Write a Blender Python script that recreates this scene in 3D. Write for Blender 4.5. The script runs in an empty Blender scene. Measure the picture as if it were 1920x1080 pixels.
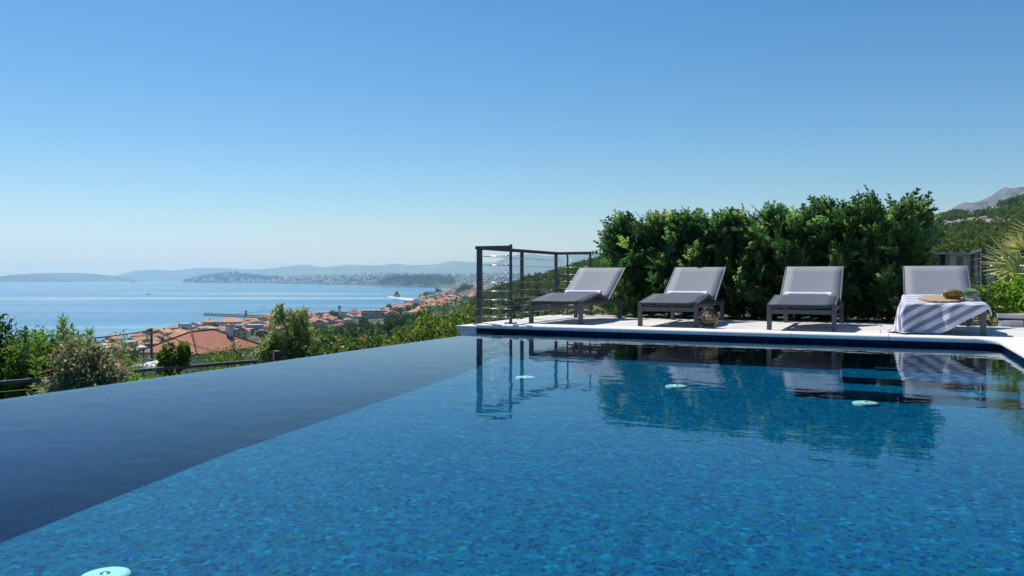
import bpy, bmesh, math, random
import numpy as np
from mathutils import Vector, Matrix

random.seed(7)
RS = np.random.RandomState(11)
SC = bpy.context.scene
COL = SC.collection
PI = math.pi
F, HX, HY, EYE = 1500.0, 960.0, 520.0, 0.60     # focal length in photo pixels, eye level line, eye height over the terrace
TH = math.radians(24.95)                        # pool axes are turned by this against the view
CX, CY = -0.425, 10.27                          # far left corner of the pool
SEA = -50.0
RE2 = 2 * 6.37e6
WZ = -0.09                                      # pool water level

# ------------------------------------------------------------------ helpers
def rad(a): return math.radians(a)

def uv(u, v, z=0.0):
    c, s = math.cos(TH), math.sin(TH)
    return Vector((CX + u * c + v * s, CY - u * s + v * c, z))

def pt(px, py, d):
    return Vector(((px - HX) / F * d, d, EYE - (py - HY) / F * d))

def tag(o, label=None, cat=None, group=None, kind=None):
    if label: o['label'] = label
    if cat: o['category'] = cat
    if group: o['group'] = group
    if kind: o['kind'] = kind
    return o

def empty(name, loc=(0, 0, 0), rz=0.0, label=None, cat=None, group=None):
    o = bpy.data.objects.new(name, None)
    COL.objects.link(o)
    o.location = loc
    o.rotation_euler = (0, 0, rz)
    o.empty_display_size = 0.1
    return tag(o, label, cat, group)

def link(name, me, parent=None):
    o = bpy.data.objects.new(name, me)
    COL.objects.link(o)
    if parent is not None: o.parent = parent
    return o

def dup(o, parent=None):
    c = o.copy()
    COL.objects.link(c)
    if parent is not None: c.parent = parent
    for ch in list(o.children):
        dup(ch, c)
    return c

class MB:
    """collects boxes, tubes, prisms; build() links ONE mesh object"""
    def __init__(self):
        self.v, self.f, self.m, self.uv = [], [], [], {}
        self.mi = 0
    def add(self, vs, fs, M=None):
        b = len(self.v)
        for p in vs:
            p = Vector(p)
            self.v.append(tuple(M @ p) if M is not None else tuple(p))
        for f in fs:
            self.f.append([b + i for i in f]); self.m.append(self.mi)
    def box(self, x0, x1, y0, y1, z0, z1, M=None):
        self.add([(x0, y0, z0), (x1, y0, z0), (x1, y1, z0), (x0, y1, z0), (x0, y0, z1), (x1, y0, z1), (x1, y1, z1), (x0, y1, z1)],
                 [(0, 3, 2, 1), (4, 5, 6, 7), (0, 1, 5, 4), (1, 2, 6, 5), (2, 3, 7, 6), (3, 0, 4, 7)], M)
    def bar(self, a, b, w, h, up=(0, 0, 1)):
        a, b = Vector(a), Vector(b)
        y = (b - a); L = y.length; y.normalize()
        x = y.cross(Vector(up))
        if x.length < 1e-4: x = y.cross(Vector((1, 0, 0)))
        x.normalize(); z = x.cross(y)
        M = Matrix((x, y, z)).transposed().to_4x4(); M.translation = a
        self.box(-w / 2, w / 2, 0, L, -h / 2, h / 2, M)
    def tube(self, pts, r, n=8, cap=True):
        pts = [Vector(p) for p in pts]
        rs = r if hasattr(r, '__len__') else [r] * len(pts)
        b = len(self.v)
        px = None
        for i, p in enumerate(pts):
            t = (pts[min(i + 1, len(pts) - 1)] - pts[max(i - 1, 0)])
            t = t.normalized() if t.length > 1e-9 else Vector((0, 0, 1))
            if px is None:
                px = t.cross(Vector((0, 0, 1)))
                if px.length < 1e-3: px = Vector((1, 0, 0))
            px = (px - t * px.dot(t)).normalized()
            py = t.cross(px)
            for k in range(n):
                a = 2 * PI * k / n
                self.v.append(tuple(p + (px * math.cos(a) + py * math.sin(a)) * rs[i]))
        for i in range(len(pts) - 1):
            for k in range(n):
                k2 = (k + 1) % n
                self.f.append([b + i * n + k, b + i * n + k2, b + (i + 1) * n + k2, b + (i + 1) * n + k]); self.m.append(self.mi)
        if cap:
            self.f.append([b + k for k in range(n)][::-1]); self.m.append(self.mi)
            self.f.append([b + (len(pts) - 1) * n + k for k in range(n)]); self.m.append(self.mi)
    def lathe(self, prof, n=24, M=None):
        vs, fs = [], []
        for (r, z) in prof:
            for k in range(n):
                a = 2 * PI * k / n
                vs.append((r * math.cos(a), r * math.sin(a), z))
        for i in range(len(prof) - 1):
            for k in range(n):
                k2 = (k + 1) % n
                fs.append((i * n + k, i * n + k2, (i + 1) * n + k2, (i + 1) * n + k))
        self.add(vs, fs, M)
    def prism(self, out, z0, z1, M=None):
        n = len(out)
        vs = [(x, y, z0) for x, y in out] + [(x, y, z1) for x, y in out]
        fs = [tuple(range(n))[::-1], tuple(range(n, 2 * n))] + [(i, (i + 1) % n, n + (i + 1) % n, n + i) for i in range(n)]
        self.add(vs, fs, M)
    def mesh(self, name, mats, smooth=False):
        me = bpy.data.meshes.new(name)
        me.from_pydata(self.v, [], self.f)
        mats = mats if isinstance(mats, (list, tuple)) else [mats]
        for m in mats: me.materials.append(m)
        if len(mats) > 1: me.polygons.foreach_set('material_index', self.m)
        if smooth: me.polygons.foreach_set('use_smooth', [True] * len(self.f))
        me.update()
        return me
    def build(self, name, mats, parent=None, smooth=False, bevel=0.0, seg=2):
        o = link(name, self.mesh(name, mats, smooth), parent)
        if bevel:
            md = o.modifiers.new('bev', 'BEVEL'); md.width = bevel; md.segments = seg; md.limit_method = 'ANGLE'; md.angle_limit = rad(40)
        return o

def np_mesh(name, V, Q, mats, tint=None, mi=None, smooth=False):
    """mesh from numpy verts (n,3) and faces (m,k)"""
    me = bpy.data.meshes.new(name)
    V = np.asarray(V, dtype=np.float32); Q = np.asarray(Q, dtype=np.int32)
    m, k = Q.shape
    me.vertices.add(len(V)); me.vertices.foreach_set('co', V.ravel())
    me.loops.add(m * k); me.loops.foreach_set('vertex_index', Q.ravel())
    me.polygons.add(m); me.polygons.foreach_set('loop_start', np.arange(0, m * k, k, dtype=np.int32))
    me.polygons.foreach_set('loop_total', np.full(m, k, dtype=np.int32))
    for mt in (mats if isinstance(mats, (list, tuple)) else [mats]): me.materials.append(mt)
    if mi is not None: me.polygons.foreach_set('material_index', np.asarray(mi, dtype=np.int32))
    if smooth: me.polygons.foreach_set('use_smooth', np.ones(m, dtype=bool))
    if tint is not None:
        a = me.attributes.new('tint', 'FLOAT', 'FACE'); a.data.foreach_set('value', np.asarray(tint, dtype=np.float32))
    me.update(calc_edges=True); me.validate()
    return me

# ------------------------------------------------------------------ materials
def new_mat(name):
    m = bpy.data.materials.new(name); m.use_nodes = True
    nt = m.node_tree; nt.nodes.clear()
    out = nt.nodes.new('ShaderNodeOutputMaterial')
    return m, nt, out

def N(nt, t, **kw):
    n = nt.nodes.new(t)
    for k, v in kw.items():
        if k in n.inputs.keys(): n.inputs[k].default_value = v
        else: setattr(n, k, v)
    return n

def ramp(nt, stops, interp='LINEAR'):
    r = nt.nodes.new('ShaderNodeValToRGB'); cr = r.color_ramp; cr.interpolation = interp
    while len(cr.elements) < len(stops): cr.elements.new(0.5)
    for e, (p, c) in zip(cr.elements, stops):
        e.position = p; e.color = (*c, 1) if len(c) == 3 else c
    return r

def pmat(name, c1, c2=None, scale=8.0, rough=0.6, bump=0.0, bscale=None, detail=5.0, metal=0.0, spec=0.5, stretch=None, lo=0.35, hi=0.65, coord='Object', bdist=0.02):
    m, nt, out = new_mat(name)
    b = N(nt, 'ShaderNodeBsdfPrincipled', Roughness=rough, Metallic=metal)
    b.inputs['Specular IOR Level'].default_value = spec
    nt.links.new(b.outputs[0], out.inputs[0])
    tc = N(nt, 'ShaderNodeTexCoord')
    src = tc.outputs[coord]
    if stretch:
        mp = N(nt, 'ShaderNodeMapping'); mp.inputs['Scale'].default_value = stretch
        nt.links.new(src, mp.inputs[0]); src = mp.outputs[0]
    c2 = c2 or c1
    nz = N(nt, 'ShaderNodeTexNoise', Scale=scale, Detail=detail, Roughness=0.6)
    nt.links.new(src, nz.inputs['Vector'])
    r = ramp(nt, [(lo, c1), (hi, c2)])
    nt.links.new(nz.outputs[0], r.inputs[0]); nt.links.new(r.outputs[0], b.inputs['Base Color'])
    if bump:
        nb = N(nt, 'ShaderNodeTexNoise', Scale=bscale or scale * 4, Detail=4.0)
        nt.links.new(src, nb.inputs['Vector'])
        bp = N(nt, 'ShaderNodeBump', Strength=bump, Distance=bdist)
        nt.links.new(nb.outputs[0], bp.inputs['Height']); nt.links.new(bp.outputs[0], b.inputs['Normal'])
    return m

def leaf_mat(name, stops, transl=0.35, rough=0.45, gloss=0.25):
    """leaf colour from the per-leaf 'tint' attribute; part of the light passes through the blade"""
    m, nt, out = new_mat(name)
    at = N(nt, 'ShaderNodeAttribute'); at.attribute_name = 'tint'
    r = ramp(nt, stops); nt.links.new(at.outputs['Fac'], r.inputs[0])
    b = N(nt, 'ShaderNodeBsdfPrincipled', Roughness=rough); b.inputs['Specular IOR Level'].default_value = gloss
    t = N(nt, 'ShaderNodeBsdfTranslucent')
    hs = N(nt, 'ShaderNodeHueSaturation', Hue=0.495, Saturation=1.1, Value=1.5)
    nt.links.new(r.outputs[0], hs.inputs['Color'])
    nt.links.new(r.outputs[0], b.inputs['Base Color']); nt.links.new(hs.outputs[0], t.inputs['Color'])
    mx = N(nt, 'ShaderNodeMixShader'); mx.inputs[0].default_value = transl
    nt.links.new(b.outputs[0], mx.inputs[1]); nt.links.new(t.outputs[0], mx.inputs[2]); nt.links.new(mx.outputs[0], out.inputs[0])
    return m

M = {}
M['stone'] = pmat('white_stone', (.80, .77, .73), (.87, .84, .80), 3.0, .7, .15, 60, spec=.3, bdist=.004)
M['stone_cap'] = pmat('cap_stone', (.66, .64, .61), (.76, .74, .71), 4.0, .7, .15, 60, spec=.3, bdist=.004)
M['render_wall'] = pmat('white_render', (.74, .73, .72), (.82, .81, .79), 2.0, .85, .1, 80, bdist=.004)
M['metal'] = pmat('anthracite_metal', (.060, .060, .066), (.078, .078, .084), 20, .42, .05, 200, bdist=.001)
M['frame'] = pmat('grey_frame', (.085, .083, .088), (.105, .103, .108), 20, .45, .05, 200, bdist=.001)
M['steel'] = pmat('steel', (.45, .45, .44), (.55, .55, .53), 20, .3, metal=.9)
M['trunk'] = pmat('bark', (.10, .07, .045), (.19, .15, .11), 12, .9, .6, 30, stretch=(1, 1, .25))
M['pale_bark'] = pmat('olive_bark', (.22, .19, .15), (.42, .38, .32), 14, .9, .6, 30, stretch=(1, 1, .3))
M['soil'] = pmat('soil', (.10, .075, .045), (.17, .14, .08), 3, .95, .6, 12)
M['white_towel'] = pmat('white_terry', (.80, .80, .83), (.86, .86, .88), 60, .95, .6, 400, bdist=.004)
M['jute'] = None

def deck_mat():
    m, nt, out = new_mat('terrace_slabs')
    b = N(nt, 'ShaderNodeBsdfPrincipled', Roughness=.62); b.inputs['Specular IOR Level'].default_value = .35
    nt.links.new(b.outputs[0], out.inputs[0])
    tc = N(nt, 'ShaderNodeTexCoord')
    mp = N(nt, 'ShaderNodeMapping'); mp.inputs['Location'].default_value = (.12, .27, 0)
    nt.links.new(tc.outputs['Object'], mp.inputs[0])
    br = N(nt, 'ShaderNodeTexBrick', Scale=1.0); br.offset = .5
    br.inputs['Brick Width'].default_value = 1.2; br.inputs['Row Height'].default_value = .6
    br.inputs['Mortar Size'].default_value = .006; br.inputs['Mortar Smooth'].default_value = 0
    br.inputs['Color1'].default_value = (.70, .655, .61, 1); br.inputs['Color2'].default_value = (.78, .74, .70, 1); br.inputs['Mortar'].default_value = (.30, .275, .25, 1)
    nt.links.new(mp.outputs[0], br.inputs[0])
    nz = N(nt, 'ShaderNodeTexNoise', Scale=2.4, Detail=7.0, Roughness=.65); nt.links.new(tc.outputs['Object'], nz.inputs['Vector'])
    r = ramp(nt, [(.28, (.78, .75, .72)), (.6, (1, 1, 1))]); nt.links.new(nz.outputs[0], r.inputs[0])
    mx = N(nt, 'ShaderNodeMix', data_type='RGBA', blend_type='MULTIPLY'); mx.inputs[0].default_value = 1
    nt.links.new(br.outputs[0], mx.inputs[6]); nt.links.new(r.outputs[0], mx.inputs[7]); nt.links.new(mx.outputs[2], b.inputs['Base Color'])
    nb = N(nt, 'ShaderNodeTexNoise', Scale=90, Detail=3.0); nt.links.new(tc.outputs['Object'], nb.inputs['Vector'])
    bp = N(nt, 'ShaderNodeBump', Strength=.2, Distance=.003); nt.links.new(nb.outputs[0], bp.inputs['Height']); nt.links.new(bp.outputs[0], b.inputs['Normal'])
    return m
M['deck'] = deck_mat()

def mosaic_mat(name, cell, wobble, stops, grout, gw=.06):
    """small glass mosaic: one random colour per tessera, pale grout"""
    m, nt, out = new_mat(name)
    b = N(nt, 'ShaderNodeBsdfPrincipled', Roughness=.5); b.inputs['Specular IOR Level'].default_value = .03
    nt.links.new(b.outputs[0], out.inputs[0])
    tc = N(nt, 'ShaderNodeTexCoord')
    nz = N(nt, 'ShaderNodeTexNoise', Scale=7.0, Detail=3.0); nt.links.new(tc.outputs['Object'], nz.inputs['Vector'])
    sub = N(nt, 'ShaderNodeVectorMath', operation='SUBTRACT'); sub.inputs[1].default_value = (.5, .5, .5)
    nt.links.new(nz.outputs['Color'], sub.inputs[0])
    sc = N(nt, 'ShaderNodeVectorMath', operation='SCALE'); sc.inputs['Scale'].default_value = wobble
    nt.links.new(sub.outputs[0], sc.inputs[0])
    ad = N(nt, 'ShaderNodeVectorMath', operation='ADD'); nt.links.new(tc.outputs['Object'], ad.inputs[0]); nt.links.new(sc.outputs[0], ad.inputs[1])
    vo = N(nt, 'ShaderNodeTexVoronoi', Scale=1.0 / cell, Randomness=.85 if wobble > .01 else 0.0, distance='CHEBYCHEV' if wobble <= .01 else 'EUCLIDEAN')
    nt.links.new(ad.outputs[0], vo.inputs['Vector'])
    sp = N(nt, 'ShaderNodeSeparateColor'); nt.links.new(vo.outputs['Color'], sp.inputs[0])
    r = ramp(nt, stops, 'CONSTANT'); nt.links.new(sp.outputs[0], r.inputs[0])
    # broad clouds of lighter and deeper tesserae
    n2 = N(nt, 'ShaderNodeTexNoise', Scale=14.0, Detail=2.0); nt.links.new(tc.outputs['Object'], n2.inputs['Vector'])
    r2 = ramp(nt, [(.3, (.72, .78, .82)), (.7, (1.15, 1.12, 1.1))]); nt.links.new(n2.outputs[0], r2.inputs[0])
    mu = N(nt, 'ShaderNodeMix', data_type='RGBA', blend_type='MULTIPLY'); mu.inputs[0].default_value = .8
    nt.links.new(r.outputs[0], mu.inputs[6]); nt.links.new(r2.outputs[0], mu.inputs[7])
    v2 = N(nt, 'ShaderNodeTexVoronoi', Scale=1.0 / cell, Randomness=.85 if wobble > .01 else 0.0, feature='DISTANCE_TO_EDGE')
    nt.links.new(ad.outputs[0], v2.inputs['Vector'])
    r3 = ramp(nt, [(0.0, (1, 1, 1)), (gw, (0, 0, 0))]); nt.links.new(v2.outputs['Distance'], r3.inputs[0])
    mx = N(nt, 'ShaderNodeMix', data_type='RGBA'); nt.links.new(r3.outputs[0], mx.inputs[0])
    nt.links.new(mu.outputs[2], mx.inputs[6]); mx.inputs[7].default_value = (*grout, 1)
    nt.links.new(mx.outputs[2], b.inputs['Base Color'])
    return m
BLUES = [(0.0, (.0005, .066, .160)), (.22, (.0005, .100, .205)), (.42, (.0005, .034, .120)), (.58, (.001, .140, .250)), (.72, (.0005, .066, .245)), (.84, (.001, .100, .145)), (.94, (.024, .065, .075)), (.96, (.003, .20, .34))]
M['mosaic'] = mosaic_mat('pool_mosaic', .030, .05, BLUES, (.002, .15, .25), .09)
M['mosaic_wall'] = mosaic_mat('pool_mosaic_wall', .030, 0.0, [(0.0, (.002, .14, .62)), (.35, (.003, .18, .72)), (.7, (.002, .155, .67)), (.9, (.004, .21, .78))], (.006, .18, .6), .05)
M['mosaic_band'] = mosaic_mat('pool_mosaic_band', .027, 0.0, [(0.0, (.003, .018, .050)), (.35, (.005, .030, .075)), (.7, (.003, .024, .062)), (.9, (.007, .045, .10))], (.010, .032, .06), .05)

def water_mat():
    m, nt, out = new_mat('pool_water')
    tc = N(nt, 'ShaderNodeTexCoord')
    mp = N(nt, 'ShaderNodeMapping'); mp.inputs['Rotation'].default_value = (0, 0, TH); mp.inputs['Scale'].default_value = (.6, 1.0, 1)
    nt.links.new(tc.outputs['Object'], mp.inputs[0])
    n1 = N(nt, 'ShaderNodeTexNoise', Scale=4.5, Detail=2.0, Roughness=.5, Distortion=.4); nt.links.new(mp.outputs[0], n1.inputs['Vector'])
    n2 = N(nt, 'ShaderNodeTexNoise', Scale=15.0, Detail=2.0, Roughness=.5, Distortion=.3); nt.links.new(mp.outputs[0], n2.inputs['Vector'])
    ma = N(nt, 'ShaderNodeMath', operation='MULTIPLY_ADD'); ma.inputs[1].default_value = .16
    nt.links.new(n2.outputs[0], ma.inputs[0]); nt.links.new(n1.outputs[0], ma.inputs[2])
    bp = N(nt, 'ShaderNodeBump', Strength=1.0, Distance=.0020); nt.links.new(ma.outputs[0], bp.inputs['Height'])
    fr = N(nt, 'ShaderNodeFresnel', IOR=1.33); nt.links.new(bp.outputs[0], fr.inputs['Normal'])
    gl = N(nt, 'ShaderNodeBsdfGlossy', Roughness=.01); nt.links.new(bp.outputs[0], gl.inputs['Normal'])
    gl.inputs['Color'].default_value = (.86, .95, 1, 1)
    tr = N(nt, 'ShaderNodeBsdfTransparent'); tr.inputs['Color'].default_value = (.62, .94, .985, 1)
    mx = N(nt, 'ShaderNodeMixShader')
    pw_ = N(nt, 'ShaderNodeMath', operation='POWER'); pw_.inputs[1].default_value = 1.27; nt.links.new(fr.outputs[0], pw_.inputs[0])
    nt.links.new(pw_.outputs[0], mx.inputs[0]); nt.links.new(tr.outputs[0], mx.inputs[1]); nt.links.new(gl.outputs[0], mx.inputs[2]); nt.links.new(mx.outputs[0], out.inputs[0])
    return m
M['water'] = water_mat()

def sea_mat():
    m, nt, out = new_mat('sea_water')
    tc = N(nt, 'ShaderNodeTexCoord')
    mp = N(nt, 'ShaderNodeMapping'); mp.inputs['Scale'].default_value = (.00026, .0020, 1); mp.inputs['Location'].default_value = (3.7, 1.9, 0); mp.inputs['Rotation'].default_value = (0, 0, rad(-7))
    nt.links.new(tc.outputs['Object'], mp.inputs[0])
    n1 = N(nt, 'ShaderNodeTexNoise', Scale=1.0, Detail=5.0, Roughness=.55, Distortion=1.2); nt.links.new(mp.outputs[0], n1.inputs['Vector'])
    mp2 = N(nt, 'ShaderNodeMapping'); mp2.inputs['Scale'].default_value = (.0009, .006, 1); mp2.inputs['Rotation'].default_value = (0, 0, rad(4))
    nt.links.new(tc.outputs['Object'], mp2.inputs[0])
    n2 = N(nt, 'ShaderNodeTexNoise', Scale=1.0, Detail=5.0, Roughness=.6); nt.links.new(mp2.outputs[0], n2.inputs['Vector'])
    ma = N(nt, 'ShaderNodeMath', operation='MULTIPLY_ADD'); ma.inputs[1].default_value = .35
    nt.links.new(n2.outputs[0], ma.inputs[0]); nt.links.new(n1.outputs[0], ma.inputs[2])
    rr = ramp(nt, [(.55, (.07, .07, .07)), (.66, (.27, .27, .27)), (.79, (.60, .60, .60))]); nt.links.new(ma.outputs[0], rr.inputs[0])
    b = N(nt, 'ShaderNodeBsdfPrincipled'); b.inputs['Base Color'].default_value = (.004, .16, .30, 1); b.inputs['IOR'].default_value = 1.33
    nt.links.new(rr.outputs[0], b.inputs['Roughness']); nt.links.new(b.outputs[0], out.inputs[0])
    return m
M['sea'] = sea_mat()

def fabric_mat(name, ca, cb):
    m, nt, out = new_mat(name)
    b = N(nt, 'ShaderNodeBsdfPrincipled', Roughness=.7); b.inputs['Specular IOR Level'].default_value = .3
    nt.links.new(b.outputs[0], out.inputs[0])
    tc = N(nt, 'ShaderNodeTexCoord')
    mp = N(nt, 'ShaderNodeMapping'); mp.inputs['Scale'].default_value = (6, 90, 90); nt.links.new(tc.outputs['Object'], mp.inputs[0])
    nz = N(nt, 'ShaderNodeTexNoise', Scale=1.0, Detail=4.0, Roughness=.7); nt.links.new(mp.outputs[0], nz.inputs['Vector'])
    r = ramp(nt, [(.3, ca), (.7, cb)]); nt.links.new(nz.outputs[0], r.inputs[0]); nt.links.new(r.outputs[0], b.inputs['Base Color'])
    bp = N(nt, 'ShaderNodeBump', Strength=.3, Distance=.002); nt.links.new(nz.outputs[0], bp.inputs['Height']); nt.links.new(bp.outputs[0], b.inputs['Normal'])
    tr = N(nt, 'ShaderNodeBsdfTransparent'); mx = N(nt, 'ShaderNodeMixShader'); mx.inputs[0].default_value = .12
    nt.links.new(b.outputs[0], mx.inputs[1]); nt.links.new(tr.outputs[0], mx.inputs[2]); nt.links.new(mx.outputs[0], out.inputs[0])
    return m
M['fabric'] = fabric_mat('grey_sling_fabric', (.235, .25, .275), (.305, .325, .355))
M['fabric_shaded'] = fabric_mat('shaded_sling_fabric', (.080, .094, .118), (.108, .126, .154))  # same sling cloth, with backlit shade painted into its colour for foot rest and seat

def stripe_mat():
    m, nt, out = new_mat('striped_terry')
    b = N(nt, 'ShaderNodeBsdfPrincipled', Roughness=.95); b.inputs['Specular IOR Level'].default_value = .1
    nt.links.new(b.outputs[0], out.inputs[0])
    u = N(nt, 'ShaderNodeUVMap')
    sx = N(nt, 'ShaderNodeSeparateXYZ'); nt.links.new(u.outputs[0], sx.inputs[0])
    mu = N(nt, 'ShaderNodeMath', operation='MULTIPLY'); mu.inputs[1].default_value = 1 / .098; nt.links.new(sx.outputs[1], mu.inputs[0])
    fr = N(nt, 'ShaderNodeMath', operation='FRACT'); nt.links.new(mu.outputs[0], fr.inputs[0])
    r = ramp(nt, [(0.0, (.72, .72, .78)), (.49, (.72, .72, .78)), (.52, (.29, .28, .345)), (.97, (.29, .28, .345)), (1.0, (.72, .72, .78))]); nt.links.new(fr.outputs[0], r.inputs[0])
    nt.links.new(r.outputs[0], b.inputs['Base Color'])
    tc = N(nt, 'ShaderNodeTexCoord')
    nz = N(nt, 'ShaderNodeTexNoise', Scale=260.0, Detail=3.0); nt.links.new(tc.outputs['Object'], nz.inputs['Vector'])
    bp = N(nt, 'ShaderNodeBump', Strength=.5, Distance=.003); nt.links.new(nz.outputs[0], bp.inputs['Height']); nt.links.new(bp.outputs[0], b.inputs['Normal'])
    return m
M['stripe'] = stripe_mat()

def tile_roof_mat(name, c1, c2, row, wid):
    m, nt, out = new_mat(name)
    b = N(nt, 'ShaderNodeBsdfPrincipled', Roughness=.8); nt.links.new(b.outputs[0], out.inputs[0])
    u = N(nt, 'ShaderNodeUVMap')
    br = N(nt, 'ShaderNodeTexBrick', Scale=1.0); br.offset = 0.0
    br.inputs['Brick Width'].default_value = wid; br.inputs['Row Height'].default_value = row; br.inputs['Mortar Size'].default_value = row * .16; br.inputs['Mortar Smooth'].default_value = .6
    br.inputs['Color1'].default_value = (*c1, 1); br.inputs['Color2'].default_value = (*c2, 1); br.inputs['Mortar'].default_value = (c1[0] * .35, c1[1] * .3, c1[2] * .3, 1)
    nt.links.new(u.outputs[0], br.inputs[0]); nt.links.new(br.outputs[0], b.inputs['Base Color'])
    bp = N(nt, 'ShaderNodeBump', Strength=.8, Distance=.05); nt.links.new(br.outputs['Fac'], bp.inputs['Height']); bp.invert = True
    nt.links.new(bp.outputs[0], b.inputs['Normal'])
    return m
M['near_tiles'] = tile_roof_mat('red_clay_tiles', (.60, .185, .095), (.72, .27, .145), .40, .36)
ROOFS = [pmat('roof_orange', (.54, .205, .10), (.66, .31, .17), .8, .85), pmat('roof_red', (.46, .15, .09), (.56, .22, .13), .8, .85),
         pmat('roof_ochre', (.55, .27, .12), (.6, .33, .18), .8, .85), pmat('roof_grey', (.42, .40, .38), (.55, .53, .5), .8, .85), pmat('roof_brown', (.25, .14, .10), (.34, .2, .14), .8, .85)]
WALLS = [pmat('wall_white', (.68, .67, .65), (.76, .75, .73), .5, .9), pmat('wall_cream', (.62, .55, .45), (.7, .63, .53), .5, .9),
         pmat('wall_grey', (.38, .36, .35), (.47, .45, .43), .5, .9), pmat('wall_sand', (.48, .39, .29), (.56, .47, .36), .5, .9), pmat('wall_dark', (.05, .055, .065), (.08, .085, .095), .5, .6)]
M['win'] = pmat('dark_window', (.03, .04, .05), (.05, .06, .07), 1, .15)
M['concrete'] = pmat('concrete', (.42, .41, .40), (.52, .51, .49), 1.5, .85, .3, 20)
M['beige_panel'] = pmat('beige_panel', (.52, .47, .41), (.58, .53, .47), 1.0, .8)
M['dark_glass'] = pmat('tinted_glass', (.012, .02, .03), (.02, .03, .04), 1, .08)
M['rock'] = pmat('limestone', (.07, .07, .07), (.17, .165, .16), .02, .95, .8, .04, detail=8, bdist=20)
M['outcrop'] = pmat('outcrop_rock', (.30, .26, .21), (.55, .48, .40), .2, .95, .8, .5, bdist=1)

def terrain_mat():
    m, nt, out = new_mat('hillside')
    b = N(nt, 'ShaderNodeBsdfPrincipled', Roughness=.95); b.inputs['Specular IOR Level'].default_value = .1
    nt.links.new(b.outputs[0], out.inputs[0])
    tc = N(nt, 'ShaderNodeTexCoord')
    n1 = N(nt, 'ShaderNodeTexNoise', Scale=.012, Detail=8.0, Roughness=.65); nt.links.new(tc.outputs['Object'], n1.inputs['Vector'])
    r1 = ramp(nt, [(.30, (.035, .06, .022)), (.47, (.055, .085, .03)), (.56, (.13, .13, .055)), (.66, (.27, .22, .13))]); nt.links.new(n1.outputs[0], r1.inputs[0])
    n2 = N(nt, 'ShaderNodeTexNoise', Scale=.25, Detail=6.0, Roughness=.7); nt.links.new(tc.outputs['Object'], n2.inputs['Vector'])
    r2 = ramp(nt, [(.3, (.5, .55, .5)), (.7, (1.25, 1.2, 1.15))]); nt.links.new(n2.outputs[0], r2.inputs[0])
    mx = N(nt, 'ShaderNodeMix', data_type='RGBA', blend_type='MULTIPLY'); mx.inputs[0].default_value = 1
    nt.links.new(r1.outputs[0], mx.inputs[6]); nt.links.new(r2.outputs[0], mx.inputs[7]); nt.links.new(mx.outputs[2], b.inputs['Base Color'])
    return m
M['terrain'] = terrain_mat()
M['far_hill'] = pmat('far_hill_scrub', (.045, .06, .035), (.13, .13, .10), .0012, .95, detail=9, spec=.1)
M['beach'] = pmat('pale_shingle', (.60, .56, .48), (.72, .68, .6), .1, .9)
M['crane'] = pmat('crane_paint', (.70, .36, .15), (.78, .45, .22), 1, .6)
M['wood_pole'] = pmat('weathered_pole', (.15, .12, .09), (.24, .2, .15), 2, .9, .4, 10, stretch=(3, 3, .3))
M['cable'] = pmat('black_cable', (.02, .02, .02), (.03, .03, .03), 1, .6)

CYP = [(0, (.022, .054, .020)), (.35, (.070, .165, .056)), (.7, (.15, .28, .088)), (.93, (.27, .36, .11)), (.96, (.26, .24, .10)), (1, (.24, .19, .09))]
M['cypress'] = leaf_mat('cypress_sprays', CYP, .54, .40, .5)
M['dkleaf'] = leaf_mat('dark_leaves', [(0, (.022, .055, .018)), (.6, (.05, .105, .030)), (1, (.09, .165, .045))], .35, .55, .2)
M['midleaf'] = leaf_mat('green_leaves', [(0, (.06, .12, .024)), (.6, (.12, .21, .04)), (1, (.21, .31, .07))], .52, .6, .12)
M['photinia'] = leaf_mat('photinia_leaves', [(0, (.030, .07, .018)), (.5, (.075, .14, .028)), (.78, (.15, .20, .04)), (.84, (.22, .18, .05)), (.90, (.32, .15, .05)), (1, (.38, .15, .06))], .46)
M['varleaf'] = leaf_mat('pale_edged_leaves', [(0, (.06, .085, .035)), (.4, (.15, .18, .075)), (.7, (.30, .32, .18)), (.82, (.46, .44, .30)), (.86, (.42, .15, .08)), (1, (.50, .20, .10))], .38, .45, .3)
M['olive'] = leaf_mat('olive_leaves', [(0, (.09, .13, .04)), (.5, (.21, .265, .09)), (.85, (.36, .41, .18)), (1, (.46, .50, .30))], .5)
M['olive_far'] = leaf_mat('olive_grove', [(0, (.04, .065, .025)), (.5, (.085, .115, .045)), (1, (.15, .18, .085))], .2, .8, .1)
M['yelleaf'] = leaf_mat('yellow_green_leaves', [(0, (.05, .10, .018)), (.5, (.13, .20, .03)), (.85, (.26, .31, .05)), (.93, (.36, .20, .06)), (1, (.38, .16, .06))], .5)
M['brightleaf'] = leaf_mat('bright_leaves', [(0, (.07, .16, .02)), (.5, (.18, .33, .035)), (1, (.32, .46, .08))], .5)
M['palm'] = leaf_mat('palm_blades', [(0, (.22, .25, .05)), (.5, (.48, .47, .14)), (1, (.72, .68, .34))], .4)
M['treecrown'] = leaf_mat('tree_crowns', [(0, (.025, .058, .020)), (.6, (.060, .110, .034)), (1, (.11, .165, .05))], .22, .8, .1)
M['forest'] = leaf_mat('forest_crowns', [(0, (.032, .064, .015)), (.5, (.072, .120, .027)), (1, (.14, .18, .05))], .30, .8, .1)
M['plume'] = leaf_mat('pineapple_leaves', [(0, (.10, .22, .10)), (.6, (.26, .42, .22)), (1, (.50, .60, .42))], .2)
STEM = pmat('green_stem', (.10, .12, .05), (.16, .15, .08), 10, .8)

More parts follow.
